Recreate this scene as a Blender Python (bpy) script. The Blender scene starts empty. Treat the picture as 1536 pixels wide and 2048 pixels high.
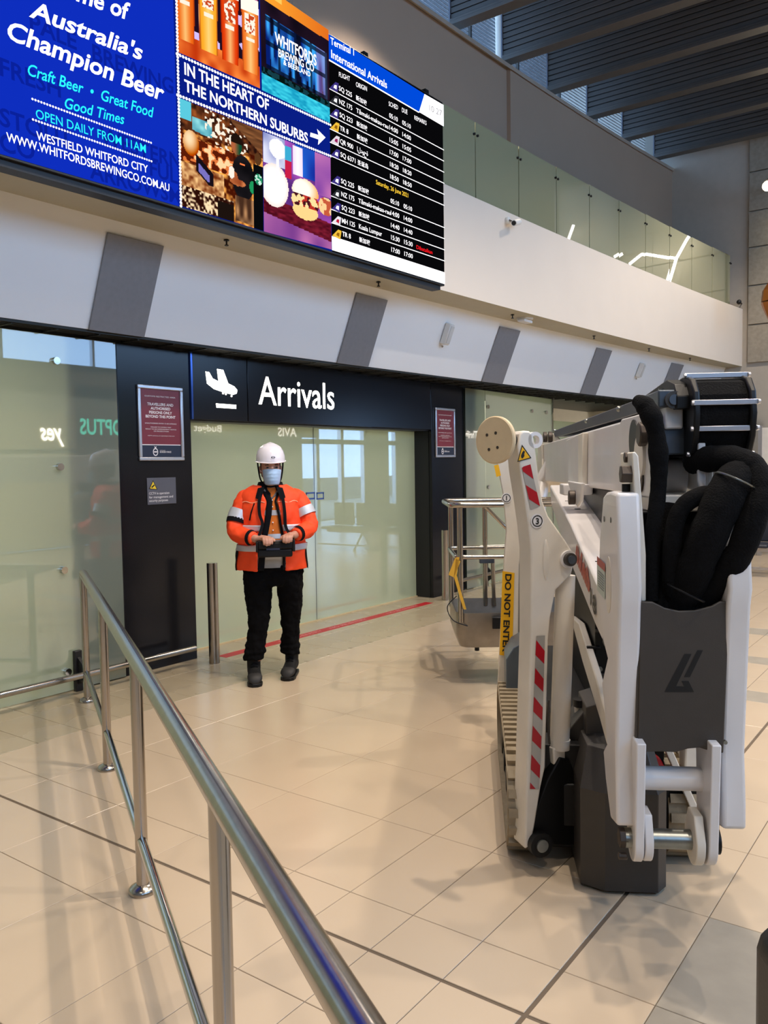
import bpy, bmesh, math, random
import numpy as np
from mathutils import Vector, Matrix
random.seed(4)
SC = bpy.context.scene
COL = SC.collection

# ---------------------------------------------------------------- camera
# world: X runs along the arrivals wall, Y points into that wall, Z up, camera stands at the origin
CAMH, FPX = 1.68, 1657.0
PITCH, ROLL, YAW = math.radians(3.265), math.radians(0.86), math.radians(53.8)
def _cam_axes():
    f = np.array([0, math.cos(PITCH), -math.sin(PITCH)]); d = np.array([0, -math.sin(PITCH), -math.cos(PITCH)]); x = np.array([1., 0, 0])
    c, s = math.cos(ROLL), math.sin(ROLL)
    return np.array([c*x + s*d, -s*x + c*d, f])
WM = np.array([[math.cos(YAW), math.sin(YAW), 0], [-math.sin(YAW), math.cos(YAW), 0], [0, 0, 1.]])
AXES = _cam_axes() @ WM.T            # rows: right, down, forward in world
CAMP = np.array([0, 0, CAMH])
cam_d = bpy.data.cameras.new('camera'); cam = bpy.data.objects.new('camera', cam_d); COL.objects.link(cam)
cam_d.sensor_fit = 'HORIZONTAL'; cam_d.sensor_width = 36.0; cam_d.lens = FPX/1536*36.0
cam_d.clip_start = 0.05; cam_d.clip_end = 300
R_, D_, F_ = [Vector(a) for a in AXES]
cam.matrix_world = Matrix(((R_.x, -D_.x, -F_.x, 0), (R_.y, -D_.y, -F_.y, 0), (R_.z, -D_.z, -F_.z, CAMH), (0, 0, 0, 1)))
SC.camera = cam

# ---------------------------------------------------------------- world, exposure
SC.view_settings.view_transform = 'Standard'; SC.view_settings.look = 'None'
SC.view_settings.exposure = 0.08; SC.view_settings.gamma = 1.0; SC.view_settings.use_curve_mapping = False
SC.cycles.use_denoising = True
SC.cycles.max_bounces = 8; SC.cycles.sample_clamp_indirect = 6.0
SC.cycles.caustics_reflective = False; SC.cycles.caustics_refractive = False
wd = bpy.data.worlds.new('sky'); SC.world = wd; wd.use_nodes = True
bg = wd.node_tree.nodes['Background']; bg.inputs[0].default_value = (0.36, 0.61, 1.0, 1); bg.inputs[1].default_value = SKY_STRENGTH = 5.0
LAMP_W, LAMP_Z = 400.0, 7.25
LAMP_COL = (1.0, 0.86, 0.72)
BACK_W = 115.0
# downlights hung below the ceiling baffles, plan positions (right of camera, ahead of camera)
LAMPS = [(1.25, 3.6), (0.95, 4.6), (-0.35, 4.15), (4.3, 6.0), (3.9, 3.0), (0.6, 9.2), (5.2, 9.4), (-3.6, 6.2), (2.2, 0.4), (6.5, 12.8), (9.5, 10.0), (-1.6, -.8), (1.2, -1.8)]  # last two: added behind the camera as fill for surfaces facing it

# ---------------------------------------------------------------- projection helpers (photo pixel -> point on a real plane)
def ray(u, v): return np.array([(u-768)/FPX, (v-1024)/FPX, 1.0]) @ AXES
def on_z(u, v, z=0.): d = ray(u, v); return CAMP + d*(z-CAMH)/d[2]
def on_y(u, v, y): d = ray(u, v); return CAMP + d*y/d[1]
def on_x(u, v, x): d = ray(u, v); return CAMP + d*x/d[0]
def on_plane(u, v, p, n): d = ray(u, v); return CAMP + d*(np.dot(np.asarray(p)-CAMP, n)/np.dot(d, n))
def c2w(x, y, z=0.): return WM @ np.array([x, y, 0.]) + np.array([0, 0, z])     # camera-aligned plan -> world
AXM = math.radians(6.1)                                                          # long axis of the lift
MU = WM @ np.array([math.sin(AXM), math.cos(AXM), 0.]); MV = WM @ np.array([math.cos(AXM), -math.sin(AXM), 0.]); MZ = np.array([0, 0, 1.])
def m(u, v, z): return MU*u + MV*v + MZ*z
def mu(x, y, u): return on_plane(x, y, MU*u, MU)
def mv(x, y, v): return on_plane(x, y, MV*v, MV)

# ---------------------------------------------------------------- materials
def lin(c): return tuple((x/255/12.92 if x <= 10.3 else ((x/255+0.055)/1.055)**2.4) for x in c)
MATS = {}
def mat(name, rgb, rough=0.5, metal=0.0, var=0.05, scale=8.0, bump=0.0, bscale=60.0, spec=0.5, coat=0.0, emit=0.0, sub=0.0, stretch=None, trans=0.0, alpha=None, rvar=0.0):
    if name in MATS: return MATS[name]
    M = bpy.data.materials.new(name); M.use_nodes = True; nt = M.node_tree; b = nt.nodes['Principled BSDF']
    c = lin(rgb)
    b.inputs['Roughness'].default_value = rough; b.inputs['Metallic'].default_value = metal
    b.inputs['Specular IOR Level'].default_value = spec; b.inputs['Coat Weight'].default_value = coat; b.inputs['Coat Roughness'].default_value = 0.05
    if trans: b.inputs['Transmission Weight'].default_value = trans
    if emit:
        b.inputs['Emission Color'].default_value = (*c, 1); b.inputs['Emission Strength'].default_value = emit
    tc = nt.nodes.new('ShaderNodeTexCoord'); mp = nt.nodes.new('ShaderNodeMapping'); nt.links.new(tc.outputs['Object'], mp.inputs[0])
    if stretch: mp.inputs['Scale'].default_value = stretch
    nz = nt.nodes.new('ShaderNodeTexNoise'); nz.inputs['Scale'].default_value = scale; nz.inputs['Detail'].default_value = 4
    nt.links.new(mp.outputs[0], nz.inputs['Vector'])
    rp = nt.nodes.new('ShaderNodeValToRGB'); rp.color_ramp.elements[0].position = .3; rp.color_ramp.elements[1].position = .7
    rp.color_ramp.elements[0].color = (*[x*(1-var) for x in c], 1); rp.color_ramp.elements[1].color = (*[min(1, x*(1+var)) for x in c], 1)
    nt.links.new(nz.outputs['Fac'], rp.inputs[0]); nt.links.new(rp.outputs[0], b.inputs['Base Color'])
    if rvar:
        mr = nt.nodes.new('ShaderNodeMapRange'); mr.inputs['To Min'].default_value = max(.02, rough-rvar); mr.inputs['To Max'].default_value = rough+rvar
        nt.links.new(nz.outputs['Fac'], mr.inputs[0]); nt.links.new(mr.outputs[0], b.inputs['Roughness'])
    if bump:
        n2 = nt.nodes.new('ShaderNodeTexNoise'); n2.inputs['Scale'].default_value = bscale; n2.inputs['Detail'].default_value = 5
        nt.links.new(mp.outputs[0], n2.inputs['Vector'])
        bp = nt.nodes.new('ShaderNodeBump'); bp.inputs['Strength'].default_value = bump; bp.inputs['Distance'].default_value = .01
        nt.links.new(n2.outputs['Fac'], bp.inputs['Height']); nt.links.new(bp.outputs[0], b.inputs['Normal'])
    MATS[name] = M; return M
def emis(name, rgb, k=1.0):
    if name in MATS: return MATS[name]
    M = bpy.data.materials.new(name); M.use_nodes = True; nt = M.node_tree; nt.nodes.remove(nt.nodes['Principled BSDF'])
    e = nt.nodes.new('ShaderNodeEmission'); e.inputs[0].default_value = (*lin(rgb), 1); e.inputs[1].default_value = k
    nt.links.new(e.outputs[0], nt.nodes['Material Output'].inputs[0]); MATS[name] = M; return M
def vcol_emis(name, k=1.0):
    M = bpy.data.materials.new(name); M.use_nodes = True; nt = M.node_tree; nt.nodes.remove(nt.nodes['Principled BSDF'])
    e = nt.nodes.new('ShaderNodeEmission'); a = nt.nodes.new('ShaderNodeVertexColor'); a.layer_name = 'Col'
    e.inputs[1].default_value = k; nt.links.new(a.outputs[0], e.inputs[0]); nt.links.new(e.outputs[0], nt.nodes['Material Output'].inputs[0]); return M
def glass_frost(name, rgb, refl=1.0, tr=0.72, rough=0.015):
    # frosted glass: milky body (diffuse + translucent) under a smooth reflecting face
    M = bpy.data.materials.new(name); M.use_nodes = True; nt = M.node_tree; nt.nodes.remove(nt.nodes['Principled BSDF'])
    d = nt.nodes.new('ShaderNodeBsdfDiffuse'); t = nt.nodes.new('ShaderNodeBsdfTranslucent'); g = nt.nodes.new('ShaderNodeBsdfGlossy')
    tc = nt.nodes.new('ShaderNodeTexCoord'); nz = nt.nodes.new('ShaderNodeTexNoise'); nz.inputs['Scale'].default_value = 0.6
    nt.links.new(tc.outputs['Object'], nz.inputs['Vector'])
    rp = nt.nodes.new('ShaderNodeValToRGB'); c = lin(rgb)
    rp.color_ramp.elements[0].color = (*[x*.95 for x in c], 1); rp.color_ramp.elements[1].color = (*[min(1, x*1.05) for x in c], 1)
    nt.links.new(nz.outputs['Fac'], rp.inputs[0])
    nt.links.new(rp.outputs[0], d.inputs[0]); nt.links.new(rp.outputs[0], t.inputs[0]); g.inputs['Roughness'].default_value = rough; g.inputs[0].default_value = (refl, refl, refl, 1)
    m1 = nt.nodes.new('ShaderNodeMixShader'); m1.inputs[0].default_value = tr; nt.links.new(d.outputs[0], m1.inputs[1]); nt.links.new(t.outputs[0], m1.inputs[2])
    fr = nt.nodes.new('ShaderNodeFresnel'); fr.inputs[0].default_value = 1.52
    ml = nt.nodes.new('ShaderNodeMath'); ml.operation = 'MULTIPLY'; ml.inputs[1].default_value = 2.8; nt.links.new(fr.outputs[0], ml.inputs[0]); ml.use_clamp = True
    m2 = nt.nodes.new('ShaderNodeMixShader'); nt.links.new(ml.outputs[0], m2.inputs[0]); nt.links.new(m1.outputs[0], m2.inputs[1]); nt.links.new(g.outputs[0], m2.inputs[2])
    nt.links.new(m2.outputs[0], nt.nodes['Material Output'].inputs[0]); MATS[name] = M; return M

# ---------------------------------------------------------------- object helpers
def tag(o, label=None, cat=None, group=None, kind=None):
    if label: o['label'] = label
    if cat: o['category'] = cat
    if group: o['group'] = group
    if kind: o['kind'] = kind
    return o
def empty(name, loc, label=None, cat=None, group=None, kind=None):
    o = bpy.data.objects.new(name, None); o.location = Vector(loc); o.empty_display_size = .1; COL.objects.link(o)
    return tag(o, label, cat, group, kind)
def root_loc(o):
    p = Vector((0, 0, 0))
    while o is not None: p += o.location; o = o.parent
    return p
class MB:
    """collects shapes in world coordinates and links them as one mesh object"""
    def __init__(s): s.v = []; s.f = []
    def add(s, vs, fs):
        k = len(s.v); s.v += [tuple(map(float, p)) for p in vs]; s.f += [tuple(i+k for i in f) for f in fs]; return s
    def box(s, a, b):
        x0, y0, z0 = [min(p, q) for p, q in zip(a, b)]; x1, y1, z1 = [max(p, q) for p, q in zip(a, b)]
        return s.add([(x0,y0,z0),(x1,y0,z0),(x1,y1,z0),(x0,y1,z0),(x0,y0,z1),(x1,y0,z1),(x1,y1,z1),(x0,y1,z1)],
                     [(0,3,2,1),(4,5,6,7),(0,1,5,4),(1,2,6,5),(2,3,7,6),(3,0,4,7)])
    def obox(s, c, ax, ay, az, hx, hy, hz):
        c, ax, ay, az = [np.asarray(t, float) for t in (c, ax, ay, az)]
        P = [c + ax*hx*i + ay*hy*j + az*hz*k for k in (-1, 1) for (i, j) in ((-1,-1),(1,-1),(1,1),(-1,1))]
        return s.add(P, [(0,3,2,1),(4,5,6,7),(0,1,5,4),(1,2,6,5),(2,3,7,6),(3,0,4,7)])
    def prism(s, poly, ext):
        P = [np.asarray(p, float) for p in poly]; e = np.asarray(ext, float); n = len(P)
        nrm = sum((np.cross(P[i]-P[0], P[(i+1) % n]-P[0]) for i in range(n)), np.zeros(3))
        if np.dot(nrm, e) > 0: P = P[::-1]
        Q = [p+e for p in P]
        return s.add(P+Q, [tuple(range(n)), tuple(range(2*n-1, n-1, -1))] + [(i, i+n, (i+1) % n+n, (i+1) % n) for i in range(n)])
    def ring_loft(s, rings, cap=True, closed=True):
        n = len(rings[0]); k = len(s.v)
        for r in rings: s.v += [tuple(map(float, p)) for p in r]
        for a in range(len(rings)-1):
            for i in range(n if closed else n-1):
                j = (i+1) % n; s.f.append((k+a*n+i, k+a*n+j, k+(a+1)*n+j, k+(a+1)*n+i))
        if cap and closed:
            s.f.append(tuple(k+i for i in range(n-1, -1, -1))); s.f.append(tuple(k+(len(rings)-1)*n+i for i in range(n)))
        return s
    def tube(s, path, r, n=12, cap=True, flat=1.0):
        P = [np.asarray(p, float) for p in path]; rs = r if isinstance(r, (list, tuple)) else [r]*len(P)
        rings = []; prev = None
        for i, p in enumerate(P):
            t = (P[min(i+1, len(P)-1)] - P[max(i-1, 0)]); t = t/np.linalg.norm(t)
            if prev is None:
                a = np.array([0, 0, 1.]) if abs(t[2]) < .9 else np.array([1., 0, 0])
                u = np.cross(t, a); u /= np.linalg.norm(u)
            else:
                u = prev - t*np.dot(prev, t); u /= np.linalg.norm(u)
            prev = u; w = np.cross(t, u)
            rings.append([p + (u*math.cos(2*math.pi*j/n) + w*flat*math.sin(2*math.pi*j/n))*rs[i] for j in range(n)])
        return s.ring_loft(rings, cap)
    def cyl(s, a, b, r, n=20, r2=None): return s.tube([a, b], [r, r if r2 is None else r2], n)
    def ball(s, c, rx, ry=None, rz=None, n=16, k=10):
        ry = rx if ry is None else ry; rz = rx if rz is None else rz; c = np.asarray(c, float)
        return s.ring_loft([[c + np.array([rx*math.sin(t)*math.cos(2*math.pi*j/n), ry*math.sin(t)*math.sin(2*math.pi*j/n), rz*math.cos(t)]) for j in range(n)]
                            for t in [math.pi*(1-i/k)*.995+.0079*(1-i/k)*0+0.004 for i in range(k+1)]])
    def build(s, name, material, parent=None, smooth=None, bevel=0.0, seg=2):
        me = bpy.data.meshes.new(name); off = root_loc(parent) if parent is not None else Vector((0, 0, 0))
        me.from_pydata([tuple(Vector(p)-off) for p in s.v], [], s.f); me.update()
        me.materials.append(material)
        o = bpy.data.objects.new(name, me); COL.objects.link(o)
        if parent is not None: o.parent = parent
        bm = bmesh.new(); bm.from_mesh(me); bmesh.ops.recalc_face_normals(bm, faces=bm.faces); bm.to_mesh(me); bm.free()
        if bevel:
            b = o.modifiers.new('bevel', 'BEVEL'); b.width = bevel; b.segments = seg; b.limit_method = 'ANGLE'; b.angle_limit = math.radians(35)
            b.harden_normals = False
        if smooth is not None or bevel:
            for p in me.polygons: p.use_smooth = True
            me.set_sharp_from_angle(angle=math.radians(smooth if smooth is not None else 28))
        return o
def spline(pts, n=8):
    P = [np.asarray(p, float) for p in pts]; out = []
    for i in range(len(P)-1):
        p0 = P[max(i-1, 0)]; p1 = P[i]; p2 = P[i+1]; p3 = P[min(i+2, len(P)-1)]
        for k in range(n):
            t = k/n; out.append(.5*((2*p1) + (p2-p0)*t + (2*p0-5*p1+4*p2-p3)*t*t + (3*p1-p0-3*p2+p3)*t**3))
    out.append(P[-1]); return out
def base_to_bottom(o):
    """move a one-mesh thing's origin to the middle of its base"""
    me = o.data; c = np.array([v.co[:] for v in me.vertices]); p = Vector(((c[:,0].min()+c[:,0].max())/2, (c[:,1].min()+c[:,1].max())/2, c[:,2].min()))
    me.transform(Matrix.Translation(-p)); o.location = o.location + p; return o
_tx = {}
def text_geo(body, bold=0.0, shear=0.0, spacing=1.0):
    key = (body, bold, shear, spacing)
    if key not in _tx:
        cu = bpy.data.curves.new('t', 'FONT'); cu.body = body; cu.offset = bold; cu.shear = shear; cu.space_character = spacing; cu.resolution_u = 3
        o = bpy.data.objects.new('t', cu); COL.objects.link(o)
        dg = bpy.context.evaluated_depsgraph_get(); me = bpy.data.meshes.new_from_object(o.evaluated_get(dg))
        v = np.array([p.co[:2] for p in me.vertices]) if len(me.vertices) else np.zeros((0, 2)); f = [tuple(p.vertices) for p in me.polygons]
        bpy.data.objects.remove(o); bpy.data.curves.remove(cu); bpy.data.meshes.remove(me); _tx[key] = (v, f)
    return _tx[key]
def text_on(body, p0, ex, ey, w, h, material, parent, name='lettering', bold=0.0, shear=0.0, depth=0.0, align='L', mirror=False, caps=None):
    """flat lettering: baseline start p0, width w along ex, height h of its tall letters along ey"""
    v, f = text_geo(body, bold, shear)
    if len(v) == 0: return None
    x0, x1 = v[:,0].min(), v[:,0].max(); top = caps if caps else v[:,1].max()
    sx = w/(x1-x0) if w else h/top; sy = h/top; p0, ex, ey = [np.asarray(t, float) for t in (p0, ex, ey)]
    ofs = {'L': 0, 'C': -(x1-x0)*sx/2, 'R': -(x1-x0)*sx}[align]
    mb = MB()
    mb.add([p0 + ex*((a-x0)*sx+ofs) + ey*(b*sy) for a, b in v], f)
    o = mb.build(name, material, parent)
    if depth:
        so = o.modifiers.new('s', 'SOLIDIFY'); so.thickness = depth; so.offset = 0
    return o
# ================================================================ THE SETTING
m_tile = mat('floor_tile_beige', (195, 176, 151), rough=.24, var=.03, scale=1.3, rvar=.04)
m_tile2 = mat('floor_tile_border', (172, 158, 132), rough=.27, var=.05, scale=2.0, rvar=.05)
m_tileg = mat('floor_tile_grey', (156, 148, 134), rough=.38, var=.08, scale=9, rvar=.05)
m_grout = mat('grout', (104, 90, 74), rough=.9)
m_white = mat('plaster_white', (228, 216, 201), rough=.75, var=.015, scale=2)
m_bulk = mat('bulkhead_white', (234, 236, 237), rough=.6, var=.015, scale=1.5)
m_wall_shade = mat('upper_wall_shaded', (160, 141, 124), rough=.8, var=.03, scale=1)  # off-white wall darkened to taupe: its dimness is put into the colour
m_black = mat('black_cladding', (22, 22, 26), rough=.19, var=.06, scale=3, spec=.32)
m_blackr = mat('black_reveal', (15, 15, 17), rough=.45)
m_steel = mat('brushed_steel', (178, 172, 164), rough=.21, metal=1, var=.06, scale=40, stretch=(1, 1, .04))
m_chrome = mat('polished_steel', (200, 198, 195), rough=.12, metal=1)
m_dark = mat('dark_metal', (40, 40, 42), rough=.4, metal=.6)
m_alu = mat('aluminium', (200, 200, 205), rough=.3, metal=.9)
m_mesh = mat('black_mesh', (30, 33, 31), rough=.6)
m_seal = mat('dark_joint', (70, 78, 74), rough=.6)
m_glass = glass_frost('frosted_glass_sage', (196, 208, 190))
m_glass_b = glass_frost('frosted_glass_balustrade', (186, 186, 150), tr=.25)
m_baffle = mat('baffle_grey', (82, 79, 76), rough=.45, var=.05, scale=2)
m_baffle_rail = mat('baffle_rail', (96, 92, 88), rough=.4, metal=.4)
m_stone = mat('far_wall_panel', (150, 142, 128), rough=.85, var=.12, scale=14, bump=.35, bscale=26)
m_farw = mat('far_wall_paint', (176, 168, 156), rough=.8, var=.03)

# ---- floor: grout bed with separate tiles
fl = MB().box((-6, -5, -.05), (31, 8.2, -.004)).build('floor', m_grout); tag(fl, kind='structure')
tile_me = {}
def tile_mesh(w, d, mt):
    k = (round(w, 3), round(d, 3), mt.name)
    if k not in tile_me:
        a, b, e = w/2, d/2, .0016
        vs = [(s*a, t*b, -.014) for s, t in ((-1,-1),(1,-1),(1,1),(-1,1))] + [(s*a, t*b, -e) for s, t in ((-1,-1),(1,-1),(1,1),(-1,1))] + [(s*(a-e), t*(b-e), 0) for s, t in ((-1,-1),(1,-1),(1,1),(-1,1))]
        fs = [(8,9,10,11)] + [(i, (i+1) % 4, (i+1) % 4+4, i+4) for i in range(4)] + [(i+4, (i+1) % 4+4, (i+1) % 4+8, i+8) for i in range(4)]
        me = bpy.data.meshes.new('floor_tile'); me.from_pydata(vs, [], fs); me.materials.append(mt); tile_me[k] = me
    return tile_me[k]
rows = [5.87, 5.30, 4.695, 4.095, 3.489, 2.892, 2.30, 2.003, 1.704, 1.408, 1.109, .80, .50, .20, -.40, -1.0, -1.6, -2.2, -2.8, -3.4, -4.0, -4.6]
xl = [3.08+.607*k for k in range(-12, 41)]
cells = []
for i in range(len(rows)-1):
    y1, y0 = rows[i], rows[i+1]; xs = list(xl)
    if i == 1: xs = sorted(xs + [x+.3035 for x in xs])
    xs = sorted(xs + [2.203])
    if .9 < (y0+y1)/2 < 2.05:
        for a, b in ((6.08, 6.36), (7.23, 7.49), (8.45, 8.77)):
            xs = sorted([x for x in xs if not (a-.12 < x < b+.12)] + [a, b])
    for x0, x1 in zip(xs[:-1], xs[1:]):
        if x1-x0 < .02: continue
        yc, xc = (y0+y1)/2, (x0+x1)/2
        mt = m_tile2 if i <= 1 else m_tile
        if yc < .80 and xc < 3.06: mt = m_tileg
        if .9 < yc < 2.05 and xc > 6 and (x1-x0) < .33: mt = m_tileg
        gx0 = .008 if abs(x0-2.203) < 1e-6 else .0014; gx1 = .008 if abs(x1-2.203) < 1e-6 else .0014
        gy0 = .008 if abs(y0-1.109) < 1e-6 else .0014; gy1 = .008 if abs(y1-1.109) < 1e-6 else .0014
        cells.append((x0+gx0, x1-gx1, y0+gy0, y1-gy1, mt))
def in_view(x0, x1, y0, y1):
    for x, y in ((x0,y0),(x1,y0),(x0,y1),(x1,y1),((x0+x1)/2,(y0+y1)/2)):
        c = AXES @ (np.array([x, y, 0]) - CAMP)
        if c[2] > .3 and abs(c[0]/c[2])*FPX < 790 and abs(c[1]/c[2])*FPX < 1050: return True
    return False
vis = sorted([c for c in cells if in_view(*c[:4])], key=lambda c: math.hypot((c[0]+c[1])/2, (c[2]+c[3])/2))
near = vis[:295]; nset = set(id(c) for c in near); rest_mb = {}
for c in cells:
    x0, x1, y0, y1, mt = c
    if id(c) in nset:
        o = bpy.data.objects.new('floor_tile', tile_mesh(x1-x0, y1-y0, mt)); o.location = ((x0+x1)/2, (y0+y1)/2, 0); COL.objects.link(o); o.parent = fl
    else:
        rest_mb.setdefault(mt.name, (MB(), mt))[0].box((x0, y0, -.014), (x1, y1, 0))
for nme, (mb_, mt) in rest_mb.items():
    o = mb_.build('outer_floor_tiles', mt, fl); tag(o, kind='stuff')

# ---- plan curves of the upper structure
_ci = np.polyfit([-3, 0, 3.8, 5.95, 9.19, 11.85, 17], [5.12, 5.13, 5.10, 5.07, 4.96, 4.70, 4.19], 3)
_co = np.polyfit([-3, 0, 3.95, 5.47, 7.2, 8.9, 11.5, 15, 16.9], [4.86, 4.82, 4.72, 4.65, 4.57, 4.49, 4.37, 4.12, 3.87], 3)
def y_in(x): return float(np.polyval(_ci, x))
def y_out(x): return float(np.polyval(_co, x))
def y_up(x): return 6.05 - .0046*max(0, x-3.6)**2
ZB, ZS, ZF, ZU = 2.715, 3.46, 4.545, 7.45
XS = [-5+i*.5 for i in range(45)]; XS = [x for x in XS if x < 17.0] + [17.02]
# sloping bulkhead, soffit and fascia as one folded skin each
bk = MB(); bk.ring_loft([[(x, y_in(x)+.30, ZB) for x in XS], [(x, y_in(x), ZS) for x in XS]], cap=False, closed=False)
bk.ring_loft([[(x, y_in(x)+.30, ZB) for x in XS], [(x, y_in(x)+.62, ZB+.02) for x in XS]], cap=False, closed=False)
o = bk.build('wall_bulkhead', m_bulk, smooth=30); tag(o, kind='structure')
sf = MB(); sf.ring_loft([[(x, y_in(x), ZS) for x in XS], [(x, y_out(x), ZS) for x in XS]], cap=False, closed=False)
o = sf.build('ceiling_soffit', mat('soffit_paint', (186, 180, 160), rough=.8, var=.02)); tag(o, kind='structure')
fc = MB(); fc.ring_loft([[(x, y_out(x), ZS) for x in XS], [(x, y_out(x), ZF) for x in XS], [(x, y_out(x)+.25, ZF) for x in XS], [(x, y_up(x)+.05, ZF-.05) for x in XS]], cap=False, closed=False)
o = fc.build('wall_fascia', m_white, smooth=30); tag(o, kind='structure')
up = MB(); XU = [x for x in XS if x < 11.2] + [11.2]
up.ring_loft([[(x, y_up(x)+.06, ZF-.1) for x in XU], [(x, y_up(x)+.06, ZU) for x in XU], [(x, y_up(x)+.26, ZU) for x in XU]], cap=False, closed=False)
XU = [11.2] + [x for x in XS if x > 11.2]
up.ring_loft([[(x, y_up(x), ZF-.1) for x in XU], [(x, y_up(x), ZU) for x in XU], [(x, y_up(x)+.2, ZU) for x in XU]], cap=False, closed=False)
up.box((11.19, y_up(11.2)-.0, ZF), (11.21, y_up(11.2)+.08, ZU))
o = up.build('wall_upper', m_wall_shade); tag(o, kind='structure')
tr = MB(); tr.ring_loft([[(x, y_up(x)-.03, ZU-.05) for x in XS], [(x, y_up(x)-.03, ZU+.01) for x in XS], [(x, y_up(x)+.2, ZU+.01) for x in XS]], cap=False, closed=False)
o = tr.build('trim_upper_wall', mat('trim_taupe', (160, 148, 136), rough=.7)); tag(o, kind='structure')
# ---- far wall
fw = MB().box((17.0, 1.7, 0), (17.4, 9.0, 9.6)).build('wall_far', m_farw); tag(fw, kind='structure')
MB().box((17.0, .4, 3.4), (17.4, 1.7, 9.6)).build('wall_return', m_farw, fw)
zj = [.02, 3.502, 4.22, 4.953, 5.663, 6.334, 7.056, 7.78, 8.5, 9.2]
for a, b in zip(zj[1:-1], zj[2:]):
    MB().box((16.94, 1.7, a+.012), (17.0, 3.775, b-.012)).build('wall_panel_slab', m_stone, fw, bevel=.004)
# ---- roof and clerestory
o = MB().box((-6, -5.3, 9.6), (31, 8.2, 9.8)).build('ceiling', mat('roof_underside', (70, 70, 72), rough=.9)); tag(o, kind='structure')
ww = empty('window_3', (6, 7.7, ZU-.4), kind='structure')
m_blind = mat('blind_slat', (214, 216, 224), rough=.6)
for k in range(44):
    z = ZU-.2+k*.055
    sl = MB(); sl.ring_loft([[(x, y_up(x)+.55, z) for x in XS], [(x, y_up(x)+.55, z+.016) for x in XS]], cap=False, closed=False); so = sl.build('blind_slat', m_blind, ww).modifiers.new('s', 'SOLIDIFY'); so.thickness = .004
for k in range(18): MB().box((-5+k*1.33-.02, y_up(-5+k*1.33)+.50, ZU-.2), (-5+k*1.33+.02, y_up(-5+k*1.33)+.54, 9.6)).build('mullion', m_baffle, ww)
o = MB().box((-6, 6.3, ZF-.2), (17, 7.9, ZF-.05)).build('floor_walkway', m_white); tag(o, kind='structure')
o = MB().box((-6, 7.6, ZF-.2), (17, 7.75, 6.9)).build('wall_walkway_back', m_wall_shade); tag(o, kind='structure')
col = MB().cyl((11.75, 6.18, ZU-.2), (11.75, 6.18, 9.6), .13, 28).build('wall_column', m_white, smooth=40); tag(col, kind='structure')

# ---- ceiling baffles, slatted, hung across the hall
slat_me = None
y_far = -5.2
for k in range(0, 6):
    bx_ = 16.48 - 1.322*k
    if bx_ > 16.9: continue
    ye = y_up(bx_)+.12
    b = empty('ceiling_baffle', (bx_, ye, 7.55))
    tag(b, ['dark slatted ceiling baffle nearest the far wall', 'second dark slatted ceiling baffle from the far wall', 'third dark slatted ceiling baffle from the far wall', 'fourth dark slatted ceiling baffle from the far wall',
            'fifth dark slatted ceiling baffle from the far wall', 'sixth dark slatted ceiling baffle from the far wall, cut by the top of the picture'][k], 'ceiling baffle', 'ceiling baffles')
    MB().box((bx_+.018, y_far, 7.60), (bx_+.11, ye, 9.0)).build('core', m_blackr, b)
    for s in range(16):
        z = 7.64 + s*.082
        MB().box((bx_-.004, y_far, z), (bx_+.02, ye, z+.068)).build('slat', m_baffle, b, bevel=.004, seg=1)
    MB().box((bx_-.045, y_far, 7.55), (bx_+.15, ye, 7.60)).build('bottom_rail', m_baffle_rail, b, bevel=.006)
    MB().box((bx_-.035, y_far, 7.60), (bx_-.005, ye, 7.635)).build('edge_rail', m_baffle_rail, b, bevel=.004)
    MB().box((bx_-.02, ye, 7.56), (bx_+.125, ye+.02, 9.0)).build('end_cap', mat('baffle_end_skylit', (120, 126, 142), rough=.5), b)  # bluish end: sky light put into its colour

# ---- the black arrivals portal and glazing line
YW, YD = 5.61, 5.87
po = empty('wall_portal', (6.8, YW, 0), kind='structure')
def panel(n, x0, x1, z0, z1, y=YW, mt=m_black, d=.05): return MB().box((x0, y, z0), (x1, y+d, z1)).build(n, mt, po, bevel=.003)
panel('cladding_panel', 4.105, 4.845, .0, 2.68)
panel('cladding_panel', 7.452, 8.675, 2.105, 2.68); panel('cladding_panel', 8.69, 9.47, 0, 2.68)
panel('cladding_panel', 8.679, 8.692, 2.105, 2.68, y=YW+.002)
MB().box((8.69, YW+.04, 0), (8.72, YD+.02, 2.105)).build('reveal', m_blackr, po)
MB().box((4.81, YW+.04, 0), (4.84, YD+.02, 2.105)).build('reveal', m_blackr, po)
MB().box((4.84, YW+.04, 2.09), (8.70, YD+.1, 2.12)).build('reveal_head', m_blackr, po)
MB().box((4.1, YW+.06, 2.1), (9.47, YW+.2, 2.72)).build('header_box', m_blackr, po)
MB().box((4.085, YW-.005, 0), (4.10, YW+.1, 2.68)).build('edge_trim', m_blackr, po)
m_clear = bpy.data.materials.new('clear_glass_back'); m_clear.use_nodes = True; _nt = m_clear.node_tree; _nt.nodes.remove(_nt.nodes['Principled BSDF']); _tb = _nt.nodes.new('ShaderNodeBsdfTransparent'); _tb.inputs[0].default_value = (.93, .97, .94, 1); _nt.links.new(_tb.outputs[0], _nt.nodes['Material Output'].inputs[0])
def frost_pane(x0, x1, y0, y1, z0, z1, par):
    o = MB().box((x0, y0, z0), (x1, y1, z1)).build('pane', m_glass, par); o.data.materials.append(m_clear)     # frosted on the hall face, clear behind
    for p in o.data.polygons: p.material_index = 0 if p.normal.y < -.5 else 1
    return o
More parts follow.
